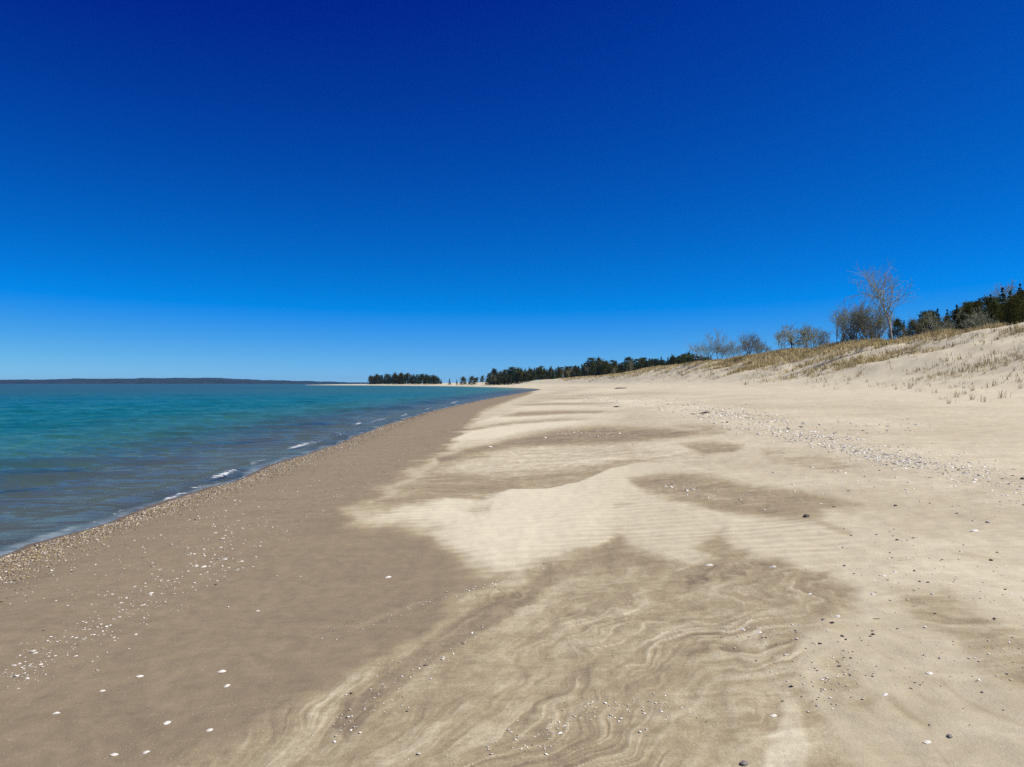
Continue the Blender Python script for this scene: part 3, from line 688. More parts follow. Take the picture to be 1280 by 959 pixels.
HERO = [  # photo x, y, length in photo px, rotation deg, mesh, name, label, category
    (1106, 869, 10, 25, shells_up[0], 'shell', 'white shell with a dark wind tail beside it, lower right sand', 'shell'),
    (1159, 928, 12, 10, shells_up[1], 'shell', 'long white shell lying left of the dark pointed stone', 'shell'),
    (1187, 921, 9, 60, st_grey[0], 'stone', 'dark grey pointed stone right of a long white shell', 'stone'),
    (1139, 861, 6, 120, wood_dk[0], 'driftwood', 'small black curved wood chip above right of a white shell', 'driftwood'),
    (1162, 842, 10, 0, shells_cup[0], 'shell', 'cream shell above the black wood chip', 'shell'),
    (1218, 664, 12, -5, shells_up[2], 'shell', 'bright white oblong shell on the bare right hand beach', 'shell'),
    (1235, 653, 7, 30, st_pale[0], 'stone', 'pinkish pale stone just behind the bright oblong shell', 'stone'),
    (1008, 646, 10, 40, st_dark[0], 'stone', 'black lump lying at the right end of the scoured pan', 'stone'),
    (1043, 634, 8, 10, wood_dk[1], 'driftwood', 'short black stick right of the black lump', 'driftwood'),
    (1026, 630, 5, 0, shells_cup[1], 'shell', 'small white shell between the black lump and the black stick', 'shell'),
    (886, 707, 11, -15, shells_up[0], 'shell', 'white shell at the far edge of the swirled tan sand', 'shell'),
    (966, 709, 9, -25, shells_up[1], 'shell', 'pale flat shell right of the swirled sand edge', 'shell'),
    (1012, 743, 7, 10, shells_cup[2], 'shell', 'lone white shell on smooth tan sand above the pebble cluster', 'shell'),
    (1046, 771, 9, 0, shells_up[2], 'shell', 'whitish shell at the top of the pebble cluster', 'shell'),
    (1029, 775, 6, 50, st_grey[1], 'stone', 'dark pebble left of the whitish shell in the cluster', 'stone'),
    (1040, 779, 6, -10, st_dark[1], 'stone', 'black pebble just below the whitish shell in the cluster', 'stone'),
    (928, 787, 9, -60, shells_up[0], 'shell', 'upright white shell fragment on the swirled tan sand', 'shell'),
    (949, 791, 8, 20, shells_cup[0], 'shell', 'cream shell with dark crumbs beside it on tan sand', 'shell'),
    (1095, 774, 10, -10, wood_gr[0], 'driftwood', 'thin grey brown stick on pale sand right of the cluster', 'driftwood'),
    (967, 895, 10, 15, shells_up[1], 'shell', 'white shell at the tip of the pale sand pocket', 'shell'),
    (930, 955, 12, 25, st_grey[0], 'stone', 'brown grey stone at the bottom edge of the swirled sand', 'stone'),
    (277, 840, 12, 30, shells_cup[0], 'shell', 'large white shell on smooth wet sand, upper of a close pair', 'shell'),
    (283, 858, 10, 35, shells_cup[1], 'shell', 'cream shell just below the large white one on wet sand', 'shell'),
    (175, 846, 11, 12, shells_up[2], 'shell', 'long white shell alone on the dark wet sand', 'shell'),
    (128, 864, 8, 8, shells_up[0], 'shell', 'small white shell left below the long lone one', 'shell'),
    (70, 892, 10, 5, shells_up[1], 'shell', 'pale flat shell on wet sand near the left corner', 'shell'),
    (209, 904, 11, 50, shells_cup[2], 'shell', 'slanting narrow white shell on the lower wet sand', 'shell'),
    (262, 913, 9, 40, shells_cup[0], 'shell', 'short white shell right of the slanting narrow one', 'shell'),
    (143, 944, 12, 12, shells_up[2], 'shell', 'long cream shell at the bottom edge, left of its neighbour', 'shell'),
    (182, 941, 10, 20, shells_up[0], 'shell', 'cream shell at the bottom edge, right of its neighbour', 'shell'),
    (41, 815, 8, 10, st_pale[1], 'stone', 'roundish white pebble among shells by the left edge', 'stone'),
    (485, 722, 9, 25, shells_up[1], 'shell', 'lone white shell on wet sand under the pale drift', 'shell'),
    (322, 764, 6, 0, shells_up[2], 'shell', 'small white shell alone in the middle of the wet sand', 'shell'),
    (705, 908, 7, 0, shells_up[0], 'shell', 'small white shell in the gravelly strip at bottom centre', 'shell'),
    (613, 559, 7, 0, shells_up[1], 'shell', 'white shell at the edge of the far dark pan', 'shell'),
    (880, 517, 17, 8, wood_dk[0], 'driftwood', 'dark driftwood stick among the far pale pebbles', 'driftwood'),
    (868, 518, 10, -10, wood_gr[1], 'driftwood', 'grey driftwood piece left of the dark stick', 'driftwood'),
    (772, 509, 12, 5, wood_dk[1], 'driftwood', 'thin dark stick on the far upper beach', 'driftwood'),
    (776, 486, 16, 3, wood_gr[0], 'driftwood', 'weathered log at the foot of the far dunes', 'driftwood'),
    (1279, 599, 8, 30, st_dark[0], 'stone', 'black stone at the right end of the storm line', 'stone'),
    (1163, 597, 8, 10, wood_gr[1], 'driftwood', 'short brown twig below the storm line of pebbles', 'driftwood'),
]
hx, hy, hz = cast([h[0] for h in HERO], [h[1] for h in HERO])
for (px_, py_, ln, rot, me, nm, lab, cat), x, y, z in zip(HERO, hx, hy, hz):
    o = bpy.data.objects.new(nm, me); COL.objects.link(o)
    s = ln * (.92 if nm == 'shell' else 1.0) * y / FPX / 2
    o.location = (x, y, z + (-.02 if nm == 'shell' else -.06) * s); o.scale = (s, s, s * .95); o.rotation_euler = (RNG.normal(0, .12), RNG.normal(0, .12), R(rot))
    tag(o, lab, cat)
GROUPS = [  # count, line, spread, meshes, size px, name, label, category, group
    (105, [(15, 850), (60, 820), (130, 785), (180, 752), (240, 722), (275, 700), (300, 660)], [6, 8, 8, 8, 7, 9, 12], shells_up + shells_cup + st_pale[:1], 3.7, 'shell',
     'small white shell in the strand line on wet brown sand, left', 'shell', 'shells strewn in the strand line on the wet sand'),
    (60, [(20, 770), (120, 720), (220, 680), (320, 630)], [26, 22, 18, 14], shells_up + st_pale, 2.9, 'shell',
     'tiny pale shell on damp sand just above the shoreline pebbles', 'shell', 'shells between the strand line and the shoreline pebbles'),
    (34, [(1090, 790), (1060, 800), (1070, 830), (1130, 850), (1240, 900)], [9, 9, 14, 14, 20], st_dark + st_grey + wood_dk[:1], 2.8, 'stone',
     'dark crumb sized pebble on the pale lower right sand', 'stone', 'dark pebbles on the pale lower right sand'),
    (30, [(1090, 660), (1150, 690), (1230, 710), (1270, 760)], [14, 14, 16, 16], st_dark + st_grey, 3.2, 'stone',
     'small dark pebble on the bare sand at the right edge', 'stone', 'dark pebbles on the right hand sand'),
    (26, [(1060, 690), (1150, 720), (1260, 740)], [22, 22, 20], shells_up, 3.2, 'shell',
     'tiny white shell chip on the bare sand at the right', 'shell', 'white chips on the right hand sand'),
]
for n, line, spr, meshes, sz_, nm, lab, cat, grp in GROUPS:
    a_, b_ = px_cloud(n, line, spr, 0); ok = (b_ > 500); a_, b_ = a_[ok], b_[ok]
    X, Y, Z = cast(a_, b_); dd = shore_dist(X, Y)
    for x, y, z, d_ in zip(X, Y, Z, dd):
        if d_ < .9: continue
        o = bpy.data.objects.new(nm, meshes[RNG.integers(len(meshes))]); COL.objects.link(o)
        s = sz_ * float(np.clip(RNG.lognormal(0, .35), .6, 2)) * y / FPX / 2
        o.location = (x, y, z - .04 * s); o.scale = (s, s, s * .9); o.rotation_euler = (RNG.normal(0, .2), RNG.normal(0, .2), RNG.normal(.5, .7))
        tag(o, lab, cat, grp)

# ------------------------------------------------------------------ dune grass
def grass_material():
    m = NT('dry_dune_grass')
    c = m.attr('tint').outputs['Color']
    d = m.n('ShaderNodeBsdfDiffuse', {'Color': c}); t = m.n('ShaderNodeBsdfTranslucent', {'Color': c})
    m.surf(m.n('ShaderNodeMixShader', {0: .25, 1: d.outputs[0], 2: t.outputs[0]}).outputs[0]); return m.m
GRASS = grass_material()
def blades(x, y, z, h, w, lean, tint, rg=RNG):
    """bent, tapering blades: two quads and a tip each"""
    n = len(x); th = rg.uniform(0, 6.283, n)
    la = rg.normal(0, .7, n); lx = lean[0] * h + np.cos(th) * h * .95 * np.abs(la); ly = lean[1] * h + np.sin(th) * h * .95 * np.abs(la)
    fa = rg.uniform(0, 6.283, n); wx_, wy_ = np.cos(fa) * w, np.sin(fa) * w
    P = np.zeros((n, 5, 3))
    P[:, 0] = np.stack([x - wx_, y - wy_, z - .03], 1); P[:, 1] = np.stack([x + wx_, y + wy_, z - .03], 1)
    P[:, 2] = np.stack([x + lx * .35 + wx_ * .8, y + ly * .35 + wy_ * .8, z + h * .6], 1); P[:, 3] = np.stack([x + lx * .35 - wx_ * .8, y + ly * .35 - wy_ * .8, z + h * .6], 1)
    P[:, 4] = np.stack([x + lx, y + ly, z + h * (1 - .3 * np.minimum(np.abs(la), 2))], 1)
    b = (np.arange(n) * 5)[:, None]
    return P.reshape(-1, 3), b + np.array([[0, 1, 2, 3]]), b + np.array([[3, 2, 4]]), np.repeat(tint, 5, 0)
GPAL = [(.64, .53, .28), (.72, .61, .37), (.50, .41, .20), (.29, .25, .11), (.44, .35, .19), (.21, .16, .09)]
def dune_grass():
    # clump centres on the dune: by distance along the beach and up the face
    n = 85000
    y = 14 * (420 / 14.) ** RNG.random(n)
    y = np.where(RNG.random(n) < .45, RNG.uniform(24, 130, n), y)
    f = RNG.uniform(.6, 1.75, n)
    seg = SHORE[(SHORE[:, 1] > -20) & (np.arange(len(SHORE)) < 5 * 19)]
    x = np.interp(y, seg[:, 1], seg[:, 0]) + f * crest_dist(0 * y, y)
    d = shore_dist(x, y); f = d / crest_dist(x, y)
    # diagonal bands running down the face, as in the picture
    band = fbm((x * .8 + y * .55) / 3.4, (x * .5 - y * .8) / 15., 3, 301)
    patch = fbm(x / 7., y / 9., 3, 311)
    top = sstep(.80, 1.0, f)
    bare = 1 - .0 * f
    tong = fbm(y / 6.5 + f * 3.0, f * 2.0, 3, 331)
    far_p = sstep(.83, .93, f + .05 * band + .13 * tong) * (.65 + .35 * sstep(.94, 1.0, f))
    lowp = .05 * sstep(.70, .80, f)
    near_p = sstep(.62, .80, f) * np.clip(.10 + .30 * patch + .62 * band, .035, .62) + .75 * sstep(.90, 1.0, f) * (band > -.35)
    wn_ = sstep(84, 62, y)
    p = np.maximum(far_p, lowp) * (1 - wn_) + near_p * wn_
    k = (RNG.random(n) < p) & (f > .57) & (f < 1.8); x, y, f, p = x[k], y[k], f[k], p[k]
    z = surf_z(x, y)
    px, py = project(x, y, z); k = (px > 560) & (px < 2300); x, y, z, f, p = x[k], y[k], z[k], f[k], p[k]
    nb = np.clip((16 * np.interp(y, [15, 60, 200], [1.2, 1.0, .8]) * (.35 + p * .9)).astype(int), 3, 22)
    cx = np.repeat(x, nb); cy = np.repeat(y, nb); cp = np.repeat(p, nb); N = len(cx)
    rr = np.abs(RNG.normal(0, 1, N)) * np.repeat(RNG.uniform(.06, .34, len(x)), nb) * np.interp(cy, [20, 100, 300], [1, 1.5, 3]); th = RNG.uniform(0, 6.283, N)
    bx_, by_ = cx + rr * np.cos(th), cy + rr * np.sin(th)
    bz_ = np.repeat(z, nb)
    h = (.10 + .34 * RNG.random(N) ** 1.4) * np.interp(cy, [30, 80], [.9, 1.6]) * np.interp(cp, [0, 1], [.65, 1.0])
    w = np.interp(cy, [15, 40, 100, 300], [.0045, .010, .022, .05]) * RNG.uniform(.7, 1.3, N)
    base = np.array(GPAL)[RNG.choice(6, len(x), p=[.26, .22, .18, .16, .12, .06])]
    ti = np.repeat(base * (RNG.uniform(.55, 1.15, (len(x), 1)) * np.interp(y, [30, 75], [.78, 1.05])[:, None]), nb, 0) * RNG.uniform(.75, 1.25, (N, 1))
    V, q, t, c = blades(bx_, by_, bz_, h, w, (-.22, -.10), ti)
    o = mesh_obj('dune_grass', V, [q, t], GRASS, attrs={'tint': c})
    tag(o, 'dry tawny marram grass growing over the dune face and crest', 'grass', kind='stuff')
    print('GRASS blades', N, 'clumps', len(x))
dune_grass()
def tuft_mesh(seed, n=16):
    rg = np.random.default_rng(seed); rr = np.abs(rg.normal(0, .13, n)); th = rg.uniform(0, 6.283, n)
    ti = np.array(GPAL)[rg.choice([2, 3, 5, 4], n)] * .8
    V, q, t, c = blades(rr * np.cos(th), rr * np.sin(th), np.zeros(n), rg.uniform(.10, .38, n), np.full(n, .006), (-.1, 0), ti, rg)
    return mesh_obj('grass_tuft', V, [q, t], GRASS, attrs={'tint': c}, link=False).data
tufts = [tuft_mesh(s) for s in range(5)]
tx = [1195, 1206, 1216, 1215, 1230, 1252, 1275, 1276, 1242, 1176, 1186, 1150, 1137, 1120, 1098, 1044, 1030, 1060, 1084, 1160, 1262, 1268, 1205, 1170]
ty = [497, 493, 489, 500, 503, 498, 478, 486, 483, 500, 505, 490, 486, 487, 482, 487, 484, 480, 478, 481, 470, 464, 480, 492]
X, Y, Z = cast(tx, ty)
for x, y, z in zip(X, Y, Z):
    o = bpy.data.objects.new('grass_tuft', tufts[RNG.integers(5)]); COL.objects.link(o)
    o.location = (x, y, z); s = float(RNG.uniform(.7, 1.15)); o.scale = (s, s, s); o.rotation_euler = (0, 0, float(RNG.uniform(0, 6)))
    tag(o, 'sparse dark grass tuft on the bare lower dune slope', 'grass tuft', 'lone grass tufts on the lower dune slope')

# ------------------------------------------------------------------ trees
def bark_material(name, c0, c1):
    m = NT(name)
    co = m.n('ShaderNodeTexCoord').outputs['Object']
    nz = m.noise(m.mapping(co, (6, 6, 1.5)), 2.0, 5, .65).outputs['Fac']
    m.surf(m.n('ShaderNodeBsdfPrincipled', {'Base Color': m.ramp(nz, [(.3, c0), (.65, c1)]), 'Roughness': .9, 'Specular IOR Level': .1}).outputs[0]); return m.m
BARK_PALE = bark_material('pale_poplar_bark', (.13, .115, .095), (.40, .37, .32))
BARK_GREY = bark_material('grey_bark', (.075, .062, .05), (.21, .18, .15))
BARK_DARK = bark_material('dark_bark', (.045, .036, .028), (.11, .09, .07))
TWIG_GREY = bark_material('grey_twigs', (.17, .178, .125), (.36, .38, .265))
TWIG_BROWN = bark_material('brown_twigs', (.13, .125, .08), (.28, .265, .18))
def tube(segs, sides):
    V = []; F = []
    for (p0, p1, r0, r1) in segs:
        ax = (p1 - p0); L = np.linalg.norm(ax)
        if L < 1e-6: continue
        ax = ax / L; u = np.cross(ax, (0, 0, 1.) if abs(ax[2]) < .9 else (1., 0, 0)); u /= np.linalg.norm(u); v = np.cross(ax, u)
        b = len(V)
        for (p, r_) in ((p0 - ax * r0 * .3, r0), (p1, r1)):
            for k in range(sides):
                a_ = 2 * math.pi * k / sides; V.append(p + (u * math.cos(a_) + v * math.sin(a_)) * r_)
        for k in range(sides): F.append((b + k, b + (k + 1) % sides, b + sides + (k + 1) % sides, b + sides + k))
    return V, F
def grow(rg, p, d, L, r, level, maxl, thick, thin, spread, up, nkids):
    """one limb of several bent pieces, then its forks"""
    n = 4 if level < 2 else 3
    dest = thick if level < 2 else thin
    pts = []
    for i in range(n):
        d = d + rg.normal(0, .13 + .03 * level, 3) + np.array([0, 0, up * .10]); d /= np.linalg.norm(d)
        q = p + d * L / n; r2 = max(r * (1 - .42 * (i + 1) / n), .0075)
        dest.append((p, q, r * (1 - .42 * i / n), r2)); pts.append((q, d, r2)); p = q
    if level >= maxl: return
    for k in range(nkids[level]):
        t = pts[-1] if k < 2 else pts[rg.integers(0 if level else 1, n)]
        dd = t[1] + rg.normal(0, spread, 3) + np.array([0, 0, up * .22]); dd /= np.linalg.norm(dd)
        grow(rg, t[0], dd, L * rg.uniform(.55, .85), t[2] * rg.uniform(.55, .8), level + 1, maxl, thick, thin, spread, up, nkids)
def bare_tree(name, seed, height_m, stems, bark, twig, spread=.50, up=.65, lean=(0, 0), trunk_frac=.42, r0=.09, maxl=4, nkids=(4, 5, 4, 2), splay=.25, twig_r=1.9):
    rg = np.random.default_rng(seed); thick, thin = [], []
    for s in range(stems):
        p = np.array([rg.normal(0, .05 * (stems > 1)), rg.normal(0, .05 * (stems > 1)), -.25]); a_ = 2 * math.pi * (s + rg.random() * .6) / stems
        d = np.array([math.cos(a_) * splay * (stems > 1) + lean[0], math.sin(a_) * splay * (stems > 1) + lean[1], 1.]); d /= np.linalg.norm(d)
        grow(rg, p, d, trunk_frac * height_m * rg.uniform(.85, 1.1), r0 * rg.uniform(.7, 1.05), 0, maxl, thick, thin, spread, up, nkids)
    V1, F1 = tube(thick, 6); V2, F2 = tube([(a, b, c * twig_r, d * twig_r) for a, b, c, d in thin], 3)
    V1, V2 = np.array(V1), np.array(V2); s = height_m / max(V1[:, 2].max(), V2[:, 2].max())
    e = empty(name, (0, 0, 0))
    mesh_obj('trunk', V1 * s, [F1], bark, e, smooth=True); mesh_obj('crown', V2 * s, [F2], twig, e)
    return e
def leaf_material(name, c0, c1, c2):
    m = NT(name)
    c = m.ramp(m.attr('rnd').outputs['Fac'], [(0, c0), (.55, c1), (1, c2)])
    oi = m.n('ShaderNodeObjectInfo').outputs['Random']
    c = m.mix(.5, c, m.ramp(oi, [(0, (.55, .6, .5)), (.5, (1, 1, 1)), (1, (1.35, 1.2, .8))]), 'MULTIPLY')
    d = m.n('ShaderNodeBsdfDiffuse', {'Color': c}); t = m.n('ShaderNodeBsdfTranslucent', {'Color': c})
    m.surf(m.n('ShaderNodeMixShader', {0: .18, 1: d.outputs[0], 2: t.outputs[0]}).outputs[0]); return m.m
SPRUCE = leaf_material('spruce_needles', (.030, .044, .018), (.060, .088, .032), (.125, .145, .055))
CEDAR = leaf_material('cedar_sprays', (.045, .052, .016), (.090, .098, .028), (.165, .150, .048))
PINE = leaf_material('pine_needles', (.034, .050, .022), (.068, .095, .038), (.13, .150, .062))
def leaf_cloud(rg, P, size, droop=.3, out=None):
    """a small bent pair of faces at every point, turned every way"""
    n = len(P); a = rg.normal(0, 1, (n, 3)); a[:, 2] = a[:, 2] * .5 - droop
    if out is not None: a = a * .8 + out * 1.2
    a /= np.linalg.norm(a, axis=1)[:, None]
    b = np.cross(a, rg.normal(0, 1, (n, 3))); b /= np.linalg.norm(b, axis=1)[:, None]
    s = (size * rg.uniform(.6, 1.35, n))[:, None]
    V = np.stack([P - b * s * .35, P + a * s * .5 - b * s * .12 + np.cross(a, b) * s * .08, P + a * s, P + b * s * .35], 1).reshape(-1, 3)
    F = (np.arange(n) * 4)[:, None] + np.array([[0, 1, 2, 3]])
    return V, F, np.repeat(rg.random(n), 4)
def conifer(name, seed, H, rad, kind, nleaf, mat, leaf):
    rg = np.random.default_rng(seed)
    P = []; O = []
    if kind == 'spruce':                     # tiers of drooping boughs on a straight stem
        tiers = int(H * 3.0); per = max(3, int(nleaf / (tiers * 7)))
        for i in range(tiers):
            t = (i + rg.random() * .7) / tiers; zz = H * (.10 + .88 * t); R0 = rad * 1.15 * (1 - t) ** .95 * rg.uniform(.65, 1.1) + .03
            for b in range(7):
                if rg.random() < .14: continue
                a_ = rg.uniform(0, 6.283); Lb = R0 * rg.uniform(.65, 1.15)
                q = rg.uniform(.1, 1, per) ** .7
                P.append(np.stack([q * Lb * math.cos(a_) + rg.normal(0, .06 * rad, per) * (1.1 - t), q * Lb * math.sin(a_) + rg.normal(0, .06 * rad, per) * (1.1 - t), zz - q * Lb * .22 + rg.normal(0, .07, per)], 1))
                O.append(np.tile([math.cos(a_), math.sin(a_), -.25], (per, 1)))
    elif kind == 'cedar':                    # dense, flame-shaped, ragged
        nc = 60; per = nleaf // nc
        for i in range(nc):
            t = rg.random() ** .9; R0 = rad * (math.sin(math.pi * min(1, .22 + .78 * t)) ** .7) * rg.uniform(.45, 1.05); a_ = rg.uniform(0, 6.283)
            c = np.array([R0 * math.cos(a_), R0 * math.sin(a_), H * (.04 + .92 * t)])
            P.append(c + rg.normal(0, 1, (per, 3)) * np.array([.2, .2, .34]) * rad * .9); O.append(np.tile([math.cos(a_) * .5, math.sin(a_) * .5, .8], (per, 1)))
        per = nleaf // 12; zz = rg.uniform(.8, 1.05, per) * H; P.append(np.stack([rg.normal(0, .12, per), rg.normal(0, .12, per), zz], 1)); O.append(np.tile([0, 0, 1.], (per, 1)))
    else:                                    # pine: bunches on the ends of uneven limbs
        nc = 26; per = nleaf // nc
        for i in range(nc):
            t = rg.uniform(.38, 1); R0 = rad * (1.15 - t) ** .5 * rg.uniform(.3, 1.05); a_ = rg.uniform(0, 6.283)
            c = np.array([R0 * math.cos(a_), R0 * math.sin(a_), H * t])
            P.append(c + rg.normal(0, 1, (per, 3)) * np.array([.30, .30, .13]) * rad * .75); O.append(np.tile([math.cos(a_) * .4, math.sin(a_) * .4, .5], (per, 1)))
    P = np.vstack(P); O = np.vstack(O)
    V, F, rn = leaf_cloud(rg, P, leaf * (np.interp(P[:, 2] / H, [0, .6, 1], [1.15, .85, .38]) if kind == 'spruce' else 1.0), .2, O)
    e = empty(name, (0, 0, 0))
    segs = []
    p = np.array([0, 0, -.4]); n = 6; r_ = .016 * H + .03
    for i in range(n):
        q = np.array([rg.normal(0, .02 * H / n), rg.normal(0, .02 * H / n), -.4 + (H * .97 + .4) * (i + 1) / n]); segs.append((p, q, r_ * (1 - i / n * .85), r_ * (1 - (i + 1) / n * .85))); p = q
    if kind == 'pine':
        for i in range(12):
            t = rg.uniform(.4, .95); a_ = rg.uniform(0, 6.283); segs.append((np.array([0, 0, H * t]), np.array([math.cos(a_) * rad * .7, math.sin(a_) * rad * .7, H * t + .3]), r_ * .3, r_ * .1))
    V1, F1 = tube(segs, 5)
    mesh_obj('trunk', np.array(V1), [F1], BARK_DARK, e, smooth=True)
    mesh_obj('crown', V, [F], mat, e, attrs={'rnd': rn})
    return e

def crest_at(px, Y):
    x = (px - CX) / FPX * Y; return x, ground_z(x, Y)
def put(e, px, Y, rz=None, sink=.05):
    x, z = crest_at(px, Y); e.location = (x, Y, z - sink); e.rotation_euler = (0, 0, random.uniform(0, 6.28) if rz is None else rz); return e
def crest_Y(px, lo, hi):
    """where the skyline of the dune stands for this column of the picture"""
    Ys = np.linspace(lo, hi, 240); X = (px - CX) / FPX * Ys; Z = height(X, Ys)
    return float(Ys[np.argmax((Z - CAM_Z) / Ys)])

